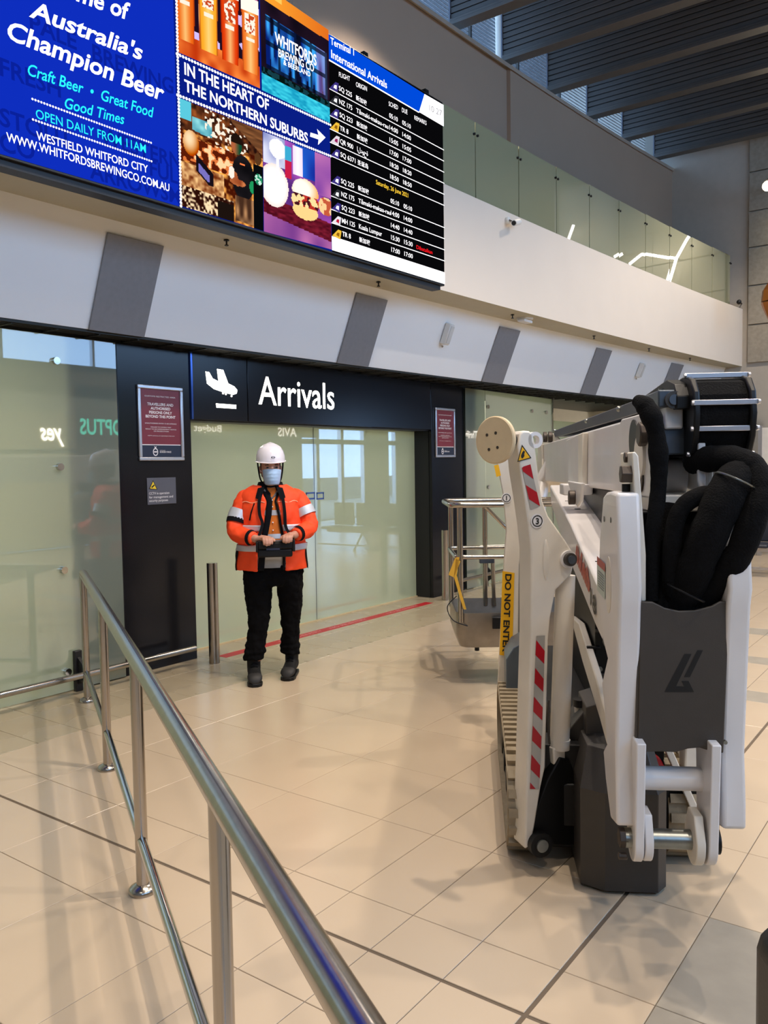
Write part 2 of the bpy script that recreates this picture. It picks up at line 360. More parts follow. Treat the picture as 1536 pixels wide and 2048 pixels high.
# left glazing: two frosted panes with point fixings
def fixing(p, par, nrm=(0, -1, 0)):
    p = np.array(p); n = np.array(nrm, float)
    MB().cyl(p, p+n*.03, .027, 18).build('glass_fixing', m_chrome, par, smooth=40)
w1 = empty('window_1', (2.0, 5.60, 0), kind='structure')
for a, b in ((-5.0, -2.6), (-2.592, -.5), (-.492, 1.5), (1.508, 4.08)):
    frost_pane(a, b, 5.585, 5.605, .01, 2.67, w1)
for z in (.16, .93, 1.70, 2.48):
    fixing((3.551, 5.585, z), w1); fixing((1.504, 5.585, z), w1)
# sliding doors
d1 = empty('door_1', (6.8, YD, 0), kind='structure')
dx = on_y(633.9, 1239.8, YD)[0]
for a, b in ((4.84, dx-.004), (dx+.004, 8.69)):
    frost_pane(a, b, YD, YD+.02, .012, 2.10, d1)
MB().box((dx-.003, YD-.001, .012), (dx+.003, YD+.02, 2.1)).build('meeting_seal', m_seal, d1)
MB().box((4.84, YD-.02, 0), (8.69, YD+.05, .012)).build('sill', mat('sill', (196, 178, 140), rough=.4), d1)
# blue outline stickers either side of the seal
m_blue = mat('blue_sticker', (52, 82, 150), rough=.4)
for u0, u1 in ((612, 630), (633, 648)):
    for a, b in (((u0, 985), (u1, 987)), ((u0, 996.5), (u1, 998.5)), ((u0 if u0 > 620 else u0, 985), (u0+2, 998)), ((u1-2, 985), (u1, 998))):
        p, q = on_y(*a, YD-.002), on_y(*b, YD-.002)
        MB().box((p[0], YD-.002, min(p[2], q[2])), (q[0], YD, max(p[2], q[2]))).build('blue_sticker', m_blue, d1)
# right glazing, turning away at its far end
w2 = empty('window_2', (10.5, 5.60, 0), kind='structure')
frost_pane(9.475, 10.0, 5.585, 5.605, .01, 2.67, w2)
frost_pane(10.008, 12.1, 5.585, 5.605, .01, 2.67, w2)
arc = [(12.1+.45*math.sin(t), 5.585+.45*(1-math.cos(t))) for t in [i*math.pi/2/10 for i in range(11)]] + [(12.55, 6.6)]
cv = MB(); cv.ring_loft([[(x, y, .01) for x, y in arc], [(x, y, 2.67) for x, y in arc]], cap=False, closed=False)
cv.build('curved_pane', m_glass, w2, smooth=60)
frost_pane(12.56, 16.99, 6.55, 6.57, .01, 2.45, w2)
for z in (.35, 1.35, 2.45):
    for x in (10.05, 11.4, 11.9): fixing((x, 5.585, z), w2)
# soffit grille between bulkhead and glazing
gr = empty('ceiling_grille', (8, 5.5, 2.70), kind='structure')
XG = [x for x in XS]
g0 = MB(); g0.ring_loft([[(x, y_in(x)+.31, ZB+.03) for x in XG], [(x, 7.0, ZB+.03) for x in XG]], cap=False, closed=False); g0.build('backing', m_blackr, gr)
for q in (.32, .37, .42, .47, .55, .63, .71, .79, .87):
    gl = MB(); gl.ring_loft([[(x, min(y_in(x)+q, 6.9), ZB-.02) for x in XG], [(x, min(y_in(x)+q, 6.9), ZB+.02) for x in XG]], cap=False, closed=False)
    ob = gl.build('grille_bar', m_mesh, gr); so = ob.modifiers.new('s', 'SOLIDIFY'); so.thickness = .012
for k in range(52):
    x = -1+k*.345
    if x < 16.9: MB().box((x, y_in(x)+.32, ZB-.03), (x+.012, y_in(x)+1.0, ZB+.015)).build('grille_cross_bar', m_mesh, gr)
o = MB().box((-6, YW+.02, 2.67), (12.3, YW+.5, 2.74)).build('trim_head_track', m_blackr); tag(o, kind='structure')

# ---- what lies behind the doors and the opposite side of the hall (seen as reflections in the glass)
o = MB().box((-6, 8.2, 0), (17, 8.3, 4.3)).build('wall_behind_doors', mat('inner_wall', (214, 212, 196), rough=.8)); tag(o, kind='structure')
m_lt = emis('glass_backlight', (255, 240, 214), 1.0)
def area_lamp(x, y, z, w, d, watt):
    e = empty('glass_backlight', (x, y, z), 'unseen flat light panel added to light the frosted glass from behind', 'lamp', 'added light panels behind the glass')
    MB().box((x-w/2, y-d/2, z+.01), (x+w/2, y+d/2, z+.05)).build('panel', m_plast0, e); 
    A = bpy.data.lights.new('panel_lamp', 'AREA'); A.shape = 'RECTANGLE'; A.size = w; A.size_y = d; A.energy = watt; A.color = (1, .93, .80)
    ao = bpy.data.objects.new('panel_lamp', A); COL.objects.link(ao); ao.parent = e; ao.location = (0, 0, 0)
m_plast0 = mat('light_panel_frame', (230, 230, 226), rough=.5)
for x in (-1, 2, 5, 8, 11, 14): area_lamp(x, 7.1, 3.35, 1.8, .6, BACK_W)  # unseen lamps added so the frosted glass glows from behind
o = MB().box((-6, 6.0, 3.42), (17, 8.2, 3.5)).build('ceiling_inner', m_white); tag(o, kind='structure')
m_innerw = mat('inner_pier', (40, 44, 46), rough=.7)
o = MB().box((3.62, 5.64, 0), (4.85, 6.3, 2.7)).build('wall_pier_near', m_innerw); tag(o, kind='structure')
o = MB().box((8.72, 5.66, 0), (9.78, 6.3, 2.7)).build('wall_pier_far', m_innerw); tag(o, kind='structure')
YO = -5.0
m_shop = mat('shop_wall', (150, 140, 122), rough=.8, var=.05)
ow = empty('wall_opposite', (5, YO, 0), kind='structure')
MB().box((-6, YO-.25, 6.6), (31, YO, 9.6)).build('upper_wall', m_farw, ow); MB().box((15.6, YO-.25, 3.9), (31, YO, 6.6)).build('upper_wall', m_farw, ow)
for k in range(11): MB().box((-5.9+k*2.14, YO-.12, 3.9), (-5.84+k*2.14, YO-.02, 6.6)).build('clerestory_mullion', m_alu, ow)
o = MB().box((-6.2, YO, 0), (-6, 8.2, 9.6)).build('wall_end_near', m_farw); tag(o, kind='structure')
o = MB().box((31, YO, 0), (31.2, 8.2, 9.6)).build('wall_end_far', m_farw); tag(o, kind='structure')
o = MB().box((17.4, 8.2, 0), (31, 8.3, 9.6)).build('wall_far_hall', m_farw); tag(o, kind='structure')
MB().box((-6, YO-.25, 0), (18.6, YO, 3.85)).build('shopfront', m_shop, ow)
MB().box((-6, YO-.3, 3.85), (18.6, YO+.05, 3.95)).build('cornice', m_dark, ow)
def mirror_pt(u, v, yg, yo=YO):            # where a reflection seen at a pixel really stands
    d = ray(u, v); t = (2*yg - yo)/d[1]; p = CAMP + d*t; p[1] = yo; return p
m_shopd = mat('shop_dark', (46, 62, 64), rough=.6); m_shopc = mat('shop_cream', (206, 196, 160), rough=.7); m_red_ = mat('counter_red', (120, 50, 44), rough=.6)
def mir_box(n, a, b, yg, mt, d=.04):
    p, q = mirror_pt(*a, yg), mirror_pt(*b, yg)
    return MB().box((p[0], YO, max(.02, min(p[2], q[2]))), (q[0], YO+d, max(p[2], q[2]))).build(n, mt, ow)
mir_box('shop_front_dark', (150, 770), (246, 1340), 5.585, m_shopd)
mir_box('shop_front_cream', (-120, 815), (150, 1400), 5.585, m_shopc)
mir_box('rental_counter_sign', (395, 845), (470, 872), YD, m_shopc); mir_box('rental_counter_sign', (520, 850), (632, 876), YD, m_red_)
for txt, a, b, yg, k in (('OPTUS', (157, 868), (243, 840), 5.585, 'teal'), ('yes', (78, 880), (124, 856), 5.585, 'white')):
    p, q = mirror_pt(*a, yg), mirror_pt(*b, yg)
    text_on(txt, (q[0], YO+.06, p[2]), (-1, 0, 0), (0, 0, 1), abs(q[0]-p[0]), q[2]-p[2], emis('sign_'+k, (60, 190, 160) if k == 'teal' else (255, 250, 235), 5.0 if k == 'teal' else 9.0), ow, bold=.02, shear=.25 if txt == 'yes' else 0, caps=.5 if txt == 'yes' else None)
for txt, a, b, yg in (('AVIS', (553, 872), (590, 856), YD), ('Budget', (385, 862), (440, 850), YD), ('Thrifty', (925, 877), (952, 862), 5.585)):
    p, q = mirror_pt(*a, yg), mirror_pt(*b, yg)
    text_on(txt, (q[0], YO+.06, p[2]), (-1, 0, 0), (0, 0, 1), abs(q[0]-p[0]), q[2]-p[2], emis('sign_soft', (255, 245, 230), 3.0), ow, bold=.02)
# glazed exit with daylight beyond it, mullions and canopy outside
ex = empty('window_4', (21, YO, 0), kind='structure')
MB().box((21.9, YO-.2, 0), (23.2, YO, 3.9)).build('solid_bay', m_farw, ex); MB().box((23.65, YO-.2, 0), (31, YO, 3.9)).build('solid_bay', m_farw, ex)
for x in (18.6, 19.4, 20.6, 21.8, 23.6): MB().box((x, YO-.15, 0), (x+.14, YO, 3.9)).build('mullion', m_alu, ex)
MB().box((18.6, YO-.15, 2.35), (28, YO, 2.5)).build('transom', m_alu, ex); MB().box((18.6, YO-.3, 3.3), (28, YO, 3.9)).build('head', m_farw, ex)
MB().box((14, YO-9, 0), (40, YO-8.8, 1.1)).build('added_wall', mat('outside_grey', (110, 116, 120), rough=.9), ex)  # wall, van and trees outside are added to mute the mirrored daylight
MB().box((14, YO-9, -.1), (40, YO-.3, -.02)).build('outside_paving', mat('paving', (150, 146, 140), rough=.9), ex)
MB().box((20.2, YO-4.5, .3), (21.6, YO-3.2, 1.9)).build('added_van', mat('van_white', (200, 200, 200), rough=.4), ex)
tw = MB()
for k in range(26): tw.ball((19+random.random()*10, YO-10-random.random()*2, 1.8+random.random()*1.6), .7+random.random()*.5, n=8, k=6)
tw.build('added_trees', mat('leaf', (96, 110, 60), rough=.9, var=.3, scale=3), ex)
# ================================================================ FITTINGS ON THE WALLS
def plane_axes(n, up=(0, 0, 1)):
    n = np.asarray(n, float); n /= np.linalg.norm(n); ey = np.asarray(up, float); ey = ey - n*np.dot(ey, n); ey /= np.linalg.norm(ey); ex = np.cross(ey, n)
    return ex, ey, n                                       # ex to the right for someone facing the plane, n towards them
# ---------------- grey panels, loudspeakers, sprinklers on the bulkhead
bn = np.array([0, -(ZS-ZB), -.30]); bn /= np.linalg.norm(bn)
m_gpan = mat('grey_panel', (128, 128, 132), rough=.55, var=.04, scale=25, bump=.05, bscale=300)
gl_ = ['largest grey panel on the sloping bulkhead, left of the plane symbol', 'grey panel on the bulkhead above the Arrivals lettering', 'grey panel on the bulkhead right of the black portal', 'grey panel on the bulkhead second from the far end', 'smallest grey panel on the bulkhead, nearest the far wall']
def bulk_pt(x, s): return np.array([x, y_in(x)+.30*(1-s), ZB+(ZS-ZB)*s])       # s: 0 bottom edge, 1 top edge
for k, x in enumerate((3.72, 6.52, 9.24, 11.92, 14.66)):
    w = .49
    A, B, Cc, Dd = bulk_pt(x, .0), bulk_pt(x+w, .0), bulk_pt(x+w, .885), bulk_pt(x, .885)
    q = [p + bn*.004 for p in (A, B, Cc, Dd)]
    o = MB().prism(q, bn*.016).build('acoustic_panel', m_gpan, bevel=.002); tag(o, gl_[k], 'wall panel', 'grey panels on the bulkhead'); base_to_bottom(o)
m_plast = mat('white_plastic', (225, 224, 220), rough=.45)
for k, (u, v, lab) in enumerate(((886, 650, 'white wall loudspeaker on the bulkhead between the second and third grey panels'), (1276, 727, 'small white loudspeaker on the bulkhead between the two far grey panels'))):
    x = on_y(u, v, 5.2)[0]
    for _ in range(3): x = on_y(u, v, y_in(x)+.13)[0]
    c = bulk_pt(x, .62); e = empty('wall_speaker', c, lab, 'loudspeaker', 'loudspeakers on the bulkhead')
    ex = np.array([1., 0, 0]); ey = np.cross(bn, ex); ey /= np.linalg.norm(ey)
    MB().obox(c+bn*.045, ex, ey, bn, .045, .12, .04).build('cabinet', m_plast, e, bevel=.012)
    MB().obox(c+bn*.088, ex, ey, bn, .036, .10, .004).build('front_grille', mat('speaker_cloth', (205, 204, 200), rough=.9), e, bevel=.003)
    MB().cyl(c-ey*.15+bn*.02, c-ey*.15+bn*.035, .012, 10).build('cable_gland', m_steel, e)
for k, (u, v) in enumerate(((453, 484), (757, 567), (1025, 632), (1188, 674), (1298, 699), (1380, 718))):
    p = on_z(u, v, ZS-.02)
    o = MB().cyl((p[0], p[1], ZS-.005), (p[0], p[1], ZS-.012), .022, 12).cyl((p[0], p[1], ZS), (p[0], p[1], ZS-.045), .007, 8).cyl((p[0], p[1], ZS-.043), (p[0], p[1], ZS-.05), .016, 10).build('sprinkler_head', m_dark)
    tag(o, ['sprinkler head under the soffit below the bar picture', 'sprinkler head under the soffit below the flight list', 'sprinkler head beside the ceiling detector', 'sprinkler head under the soffit right of the ceiling detector', 'sprinkler head under the soffit above the far grey panel', 'sprinkler head under the soffit nearest the far wall'][k], 'sprinkler', 'sprinkler heads'); base_to_bottom(o)
p = on_z(1050, 636, ZS); e = empty('ceiling_detector', (p[0], p[1], ZS-.06), 'flat white detector under the soffit right of the big screen', 'detector')
MB().cyl((p[0], p[1], ZS), (p[0], p[1], ZS-.02), .10, 24).build('base', m_plast, e, smooth=40)
MB().obox((p[0], p[1], ZS-.04), (1, 0, 0), (0, 1, 0), (0, 0, 1), .11, .05, .018).build('housing', m_plast, e, bevel=.008)
# security camera on the fascia
p = on_y(1033, 443, 4.40); yy = y_out(p[0]); e = empty('security_camera', (p[0], yy, p[2]), 'small white bullet security camera on the white fascia', 'camera')
MB().cyl((p[0], yy, p[2]+.03), (p[0], yy-.03, p[2]+.03), .04, 16).build('mount', m_plast, e, smooth=40)
MB().tube([(p[0], yy-.03, p[2]+.03), (p[0]+.02, yy-.08, p[2]+.0)], .012).build('arm', m_steel, e, smooth=40)
MB().cyl((p[0]+.11, yy-.10, p[2]+.025), (p[0]-.06, yy-.12, p[2]-.03), .033, 16).build('body', m_plast, e, smooth=40)
MB().cyl((p[0]-.06, yy-.12, p[2]-.03), (p[0]-.064, yy-.1205, p[2]-.0315), .026, 16).build('lens', m_blackr, e)
# ---------------- frosted glass balustrade on the fascia
bal = empty('glass_balustrade', (10, 4.5, ZF), 'frosted green glass balustrade along the top of the white fascia', 'balustrade')
jx = [-4.0+.947*k for k in range(23)]
jx = [x + (8.15-jx[13])*1 for x in jx if x < 16.95]; jx = [x for x in jx if x < 16.6] + [16.62]
for a, b in zip(jx[:-1], jx[1:]):
    P = np.array([a+.008, y_out(a+.008)+.10, 0]); Q = np.array([b-.008, y_out(b-.008)+.10, 0]); t = Q-P; n_ = np.array([t[1], -t[0], 0])/np.linalg.norm(t)
    h = 5.42+.01*max(0, a-8)
    MB().prism([P+[0, 0, ZF+.01], Q+[0, 0, ZF+.01], Q+[0, 0, h], P+[0, 0, h]], -n_*.015).build('glass_pane', m_glass_b, bal)
    MB().box((b-.02, Q[1]+.02, ZF), (b+.02, Q[1]+.07, h-.08)).build('post', mat('balustrade_post', (96, 108, 96), rough=.5), bal)
    MB().cyl((b-.035, Q[1]-.02, h-.14), (b-.035, Q[1]+.03, h-.14), .014, 10).cyl((b+.035, Q[1]-.02, h-.14), (b+.035, Q[1]+.03, h-.14), .014, 10).build('clamp', m_dark, bal)
p = on_y(1478, 604, 3.9); o = MB().ball(p, .045).tube([p, p+np.array([17.0-p[0]+.02, 0, 0])], .012, 8).build('camera_dome', m_blackr, smooth=60); tag(o, 'tiny black dome camera at the far end of the glass balustrade', 'camera'); base_to_bottom(o)

# ---------------- backlit direction sign on the header
m_lit = emis('sign_white', (255, 255, 255), 1.6)
sg = empty('plane_sign', (5.2, YW, 2.1), 'black square sign with a white landing plane symbol on the header', 'sign')
MB().box((4.872, YW-.012, 2.10), (5.522, YW+.04, 2.678)).build('sign_box', m_black, sg, bevel=.003)
MB().box((4.848, YW-.016, 2.10), (4.868, YW+.03, 2.678)).build('side_strip', mat('sign_strip', (60, 90, 160), rough=.15, metal=.6), sg)
def wp(u, v, y=YW-.014): return on_y(u, v, y)
def flat(name, pts, y, mt, par, d=.003): return MB().prism([on_y(u, v, y) for u, v in pts], (0, -d, 0)).build(name, mt, par)
plane_poly = [(411,743),(418,744.5),(425,757),(437,763),(434,738),(446,740),(456,767),(468,773),(474,780),(473,787),(466,789.5),(448,785),(428,778),(414,767)]
flat('plane_symbol', plane_poly, YW-.0125, m_lit, sg)
for u, v in ((446, 786.5), (451.5, 788), (463, 792)):
    c = wp(u, v); MB().cyl(c, c+np.array([0, -.003, 0]), .009, 10).build('plane_wheel', m_lit, sg)
flat('ground_bar', [(432, 807), (472, 810), (472, 817.5), (433, 815)], YW-.0125, m_lit, sg)
sa = empty('arrivals_sign', (6.5, YW, 2.1), 'long black sign panel with white Arrivals lettering on the header', 'sign')
MB().box((5.53, YW-.012, 2.10), (7.447, YW+.04, 2.678)).build('sign_box', m_black, sa, bevel=.003)
p0, p1 = wp(517.5, 808), wp(668, 768)
text_on('Arrivals', p0, (1, 0, 0), (0, 0, 1), p1[0]-p0[0], p1[2]-p0[2], m_lit, sa, bold=.004)

# ---------------- framed notices
m_maroon = mat('notice_maroon', (118, 40, 50), rough=.35, var=.03); m_navy = mat('notice_navy', (34, 40, 58), rough=.35); m_ink = mat('notice_white', (236, 230, 228), rough=.5)
m_frame = mat('snap_frame', (206, 206, 212), rough=.28, metal=.85)
def notice(nm, x0, x1, z0, z1, label):
    e = empty('notice', ((x0+x1)/2, YW, z0), label, 'notice', 'framed customs notices'); f = .03; y = YW-.022
    for a, b in (((x0, z0), (x1, z0+f)), ((x0, z1-f), (x1, z1)), ((x0, z0+f), (x0+f, z1-f)), ((x1-f, z0+f), (x1, z1-f))):
        MB().box((a[0], y, a[1]), (b[0], YW, b[1])).build('frame_profile', m_frame, e, bevel=.006)
    W, Hh = x1-x0-2*f, z1-z0-2*f; X0, Z0 = x0+f, z0+f; yb = YW-.008
    MB().box((X0, yb, Z0+Hh*.185), (X0+W, YW, Z0+Hh)).build('maroon_sheet', m_maroon, e)
    MB().box((X0, yb, Z0), (X0+W, YW, Z0+Hh*.175)).build('navy_sheet', m_navy, e)
    MB().box((X0, yb-.001, Z0+Hh*.175), (X0+W, YW, Z0+Hh*.187)).build('white_rule', m_ink, e)
    for t, zz, ww_, hh, bo in (('CUSTOMS RESTRICTED AREA', .885, .78, .020, .0), ('TRAVELLERS AND', .76, .66, .040, .02), ('AUTHORISED', .70, .50, .040, .02), ('PERSONS ONLY', .64, .58, .040, .02), ('BEYOND THIS POINT', .58, .76, .040, .02),
                               ('UNAUTHORISED ENTRY IS AN OFFENCE', .49, .80, .016, 0), ('FAILURE TO COMPLY MAY', .435, .52, .015, 0), ('RESULT IN AN INFRINGEMENT NOTICE', .405, .78, .015, 0), ('OR PROSECUTION', .375, .38, .015, 0), ('CCTV cameras are operating in this area', .31, .68, .012, 0)):
        text_on(t, (X0+W/2, yb-.0012, Z0+Hh*zz), (1, 0, 0), (0, 0, 1), W*ww_, Hh*hh, m_ink, e, bold=bo, align='C')
    text_on('AUSTRALIAN', (X0+W*.45, yb-.0012, Z0+Hh*.095), (1, 0, 0), (0, 0, 1), W*.14, Hh*.010, m_ink, e)
    text_on('BORDER FORCE', (X0+W*.45, yb-.0012, Z0+Hh*.065), (1, 0, 0), (0, 0, 1), W*.29, Hh*.022, m_ink, e, bold=.02)
    cx, cz = X0+W*.34, Z0+Hh*.075; rg = MB()
    ringp = lambda r, s: [(cx+r*math.cos(t)*s, yb-.001, cz+r*math.sin(t)*1.25) for t in [i*math.pi/10 for i in range(20)]]
    rg.ring_loft([ringp(W*.065, 1), ringp(W*.048, 1)], cap=False); rg.prism([(cx-.006, yb-.001, cz+W*.075), (cx+.006, yb-.001, cz+W*.075), (cx+.012, yb-.001, cz+W*.12), (cx, yb-.001, cz+W*.10), (cx-.012, yb-.001, cz+W*.12)], (0, -.0005, 0))
    rg.prism([(cx-W*.04, yb-.001, cz-.004), (cx+W*.04, yb-.001, cz-.004), (cx+W*.04, yb-.001, cz+.006), (cx-W*.04, yb-.001, cz+.006)], (0, -.0005, 0))
    rg.build('crest', m_ink, e)
    return e
pl, pr = on_y(275, 768, YW-.02), on_y(368, 921, YW-.02)
notice('a', pl[0], on_y(365.5, 775, YW-.02)[0], on_y(280, 921.5, YW-.02)[2], on_y(275, 768, YW-.02)[2], 'larger maroon customs notice in a silver frame on the left pillar')
q0, q1 = on_y(871.5, 814.5, YW-.02), on_y(911.5, 914.5, YW-.02)
notice('b', q0[0], q1[0], q1[2], q0[2], 'smaller looking maroon customs notice in a silver frame on the right pillar')
# CCTV notice
m_yel = mat('warning_yellow', (232, 196, 40), rough=.4); m_inkb = mat('ink_black', (14, 14, 14), rough=.5)
a, b = on_y(293.5, 956, YW-.004), on_y(352.5, 1006.5, YW-.004)
cs = empty('cctv_sign', ((a[0]+b[0])/2, YW, b[2]), 'grey CCTV notice plate with a yellow warning triangle below the left notice', 'sign')
MB().box((a[0], YW-.006, b[2]), (b[0], YW, a[2])).build('plate', mat('grey_plate', (84, 84, 92), rough=.4), cs, bevel=.001)
flat('triangle_border', [(298, 978), (315, 979), (306, 960.5)], YW-.0065, m_inkb, cs, .001)
flat('triangle', [(300, 977), (313, 978), (306, 963)], YW-.008, m_yel, cs, .001); flat('camera_symbol', [(302.5, 974), (308, 969), (309.5, 971), (304, 976)], YW-.0095, m_inkb, cs, .001)
for t, c0, c1 in (('CCTV in operation', (298.5, 989.5), (338.5, 983)), ('for management and', (298.5, 997), (346, 990)), ('security purposes', (298.5, 1004), (336, 997.5))):
    P, Q = on_y(*c0, YW-.0075), on_y(*c1, YW-.0075); text_on(t, P, (1, 0, 0), (0, 0, 1), Q[0]-P[0], Q[2]-P[2], m_ink, cs)

# ---------------- the big LED screen
SR, SL = np.array([7.12, 4.42, 0]), np.array([2.56, 4.54, 0])
sx = (SR-SL)/np.linalg.norm(SR-SL); sn = np.array([sx[1], -sx[0], 0])            # sn: towards the hall
def sp(u, v, off=0.0): return on_plane(u, v, SR + sn*off, sn)
s_br, s_tr = sp(889, 569), sp(886.9, 209.6)
zb, zt = s_br[2], s_tr[2]+.01
scr = empty('led_screen', (5.5, 4.45, zb), 'huge LED video wall with a beer advert and a flight arrivals list', 'screen')
def st(p): return np.dot(np.asarray(p)-SR, sx), p[2]
def pt(s, z, off=0.0): return SR + sx*s + np.array([0, 0, z]) + sn*off
s0, s1 = st(sp(0, 300))[0]-2.6, st(s_br)[0]
sm, sd = st(sp(352, 200))[0], st(sp(660, 280))[0]
MB().prism([pt(s0, zb-.015, -.002), pt(s1+.004, zb-.015, -.002), pt(s1+.004, zt+.01, -.002), pt(s0, zt+.01, -.002)], -sn*.13).build('casing', m_blackr, scr, bevel=.004)
MB().prism([pt(s0, zb-.055, -.03), pt(s1-.03, zb-.055, -.03), pt(s1-.03, zb-.01, -.03), pt(s0, zb-.01, -.03)], -sn*.10).build('bottom_channel', mat('screen_channel', (30, 30, 32), rough=.5), scr)
for k in range(8):
    s_ = s1-.12-k*.95
    MB().prism([pt(s_-.03, zt, -.10), pt(s_+.03, zt, -.10), pt(s_+.03, zt+.12, -.10), pt(s_-.03, zt+.12, -.10)], -sn*.05).build('mount_arm', m_dark, scr)
KS = 1.15
def quad(nm, sa_, sb_, za, zb_, off, mt): return MB().add([pt(sa_, za, off), pt(sb_, za, off), pt(sb_, zb_, off), pt(sa_, zb_, off)], [(0, 1, 2, 3)]).build(nm, mt, scr)
m_sblue = emis('led_blue', (14, 46, 190), .95); m_sblue2 = emis('led_blue_dark', (10, 32, 140), .85); m_swhite = emis('led_white', (255, 252, 255), 1.5); m_scyan = emis('led_cyan', (40, 232, 238), 1.2)
m_sblk = emis('led_black', (8, 8, 10), 1.0); m_shead = emis('led_header_blue', (0, 74, 216), 1.0); m_syel = emis('led_yellow', (255, 206, 60), 1.2); m_sred = emis('led_red', (255, 20, 30), 1.2)
quad('advert_background', s0, sm, zb, zt, .000, m_sblue)
quad('headline_band', sm, sd, zb, zt, .0002, m_sblue2)
quad('flight_list_background', sd, s1, zb, zt, .000, m_sblk)
def stext(t, bl, br, dy, mt, bold=.0, shear=0., off=.002):
    """lettering between two baseline ends given in photo pixels, dy: pixel height of its capitals at the left end"""
    P, Q, T = sp(*bl, off), sp(*br, off), sp(bl[0], bl[1]-dy, off); w = np.linalg.norm(Q-P)
    return text_on(t, P, (Q-P)/w, (0, 0, 1), w, T[2]-P[2], mt, scr, bold=bold, shear=shear)
# faint watermark badges on the advert ground
m_wm = emis('led_watermark', (10, 34, 160), .9)
for t, a, b in (('BREWING', (185, 120), (352, 150)), ('FRESH', (0, 150), (60, 120)), ('WESTERN', (200, 285), (352, 250)), ('ARROWSMITH', (180, 355), (262, 360)), ('FULL ON', (300, 350), (352, 322)), ('STOUT', (0, 250), (45, 225)), ('CO', (0, 300), (24, 280)), ('PALE', (60, 60), (150, 10))):
    P, Q = sp(*a), sp(*b); text_on(t, pt(st(P)[0], st(P)[1], .001), sx, (0, 0, 1), None, .10, m_wm, scr, name='watermark', bold=.02)
# left advert
stext('Home of', (92, -22), (262, 42), 38, m_swhite, bold=.022, shear=.25)
stext("Australia's", (58, 32), (286, 121), 37, m_swhite, bold=.022, shear=.25)
stext('Champion Beer', (16, 77), (329, 203), 39, m_swhite, bold=.022, shear=.25)
stext('Craft Beer  \u2022  Great Food', (56, 150), (308, 236), 24, m_scyan, bold=.012, shear=.25)
stext('Good Times', (130, 216), (249, 249), 22, m_scyan, bold=.012, shear=.25)
stext('OPEN DAILY FROM 11AM', (72, 236), (292, 306), 18.5, m_scyan, bold=.004)
stext('WESTFIELD WHITFORD CITY', (73, 279), (296, 346), 17, m_swhite, bold=.01)
stext('WWW.WHITFORDSBREWINGCO.COM.AU', (13, 282), (339, 383), 18, m_swhite, bold=.01)
def dots(a, b, n, r, off=.0025):
    P, Q = sp(*a, off), sp(*b, off); mb = MB()
    for i in range(n):
        c = P + (Q-P)*i/(n-1); mb.add([c + sx*r*math.cos(t) + np.array([0, 0, 1])*r*math.sin(t) for t in [j*math.pi/4 for j in range(8)]], [tuple(range(8))])
    mb.build('dotted_rule', m_swhite, scr)
dots((65, 198), (302, 285.5), 46, .007); dots((66, 239), (303, 322.5), 46, .007)
# middle strip
stext('IN THE HEART OF', (369, 148), (538, 221), 24, m_swhite, bold=.022)
stext('THE NORTHERN SUBURBS', (369, 181), (616, 286), 23, m_swhite, bold=.022)
flat_scr = lambda nm, pts, mt, off=.0025: MB().add([sp(u, v, off) for u, v in pts], [tuple(range(len(pts)))]).build(nm, mt, scr)
flat_scr('arrow', [(621, 265), (637, 270), (634, 258), (651, 275), (636, 290), (637, 279), (620, 273)], m_swhite)
dots((353, 2), (362, 412), 60, .011); dots((354, 108), (661, 250), 62, .011); dots((355, 190), (661, 312), 62, .011)
# pictures in the advert: small pixel fields of light
vm = vcol_emis('led_picture', 1.0)
def picture(corners, fn, nx, ny, off=.0015):
    """corners bl, br, tr, tl in photo pixels; fn(a,b)->rgb, a right, b up"""
    P = [sp(*c, off) for c in corners]; me = bpy.data.meshes.new('picture'); vs = []; fs = []; cols = []
    for j in range(ny):
        for i in range(nx):
            k = len(vs)
            for a, b in ((i/nx, j/ny), ((i+1)/nx, j/ny), ((i+1)/nx, (j+1)/ny), (i/nx, (j+1)/ny)):
                vs.append((P[0]*(1-a)+P[1]*a)*(1-b) + (P[3]*(1-a)+P[2]*a)*b)
            fs.append((k, k+1, k+2, k+3)); cols.append(fn((i+.5)/nx, (j+.5)/ny))
    off_ = root_loc(scr); me.from_pydata([tuple(Vector(v)-off_) for v in vs], [], fs)
    at = me.color_attributes.new('Col', 'FLOAT_COLOR', 'CORNER'); buf = []
    for c in cols:
        l = lin([min(255, max(0, x)) for x in c]); buf += [l[0], l[1], l[2], 1.0]*4
    at.data.foreach_set('color', buf); me.materials.append(vm)
    o = bpy.data.objects.new('picture', me); COL.objects.link(o); o.parent = scr; return o
rnd = np.random.RandomState(3); NZ = rnd.rand(64, 64)
def nz(a, b, f=8):
    x, y = a*f, b*f; i, j = int(x), int(y); fx, fy = x-i, y-j; g = lambda p, q: NZ[p % 64, q % 64]
    fx, fy = fx*fx*(3-2*fx), fy*fy*(3-2*fy)
    return (g(i, j)*(1-fx)+g(i+1, j)*fx)*(1-fy) + (g(i, j+1)*(1-fx)+g(i+1, j+1)*fx)*fy
mixc = lambda p, q, t: tuple(x*(1-t)+y*t for x, y in zip(p, q))
def ell(a, b, ca, cb, ra, rb): return ((a-ca)/ra)**2 + ((b-cb)/rb)**2
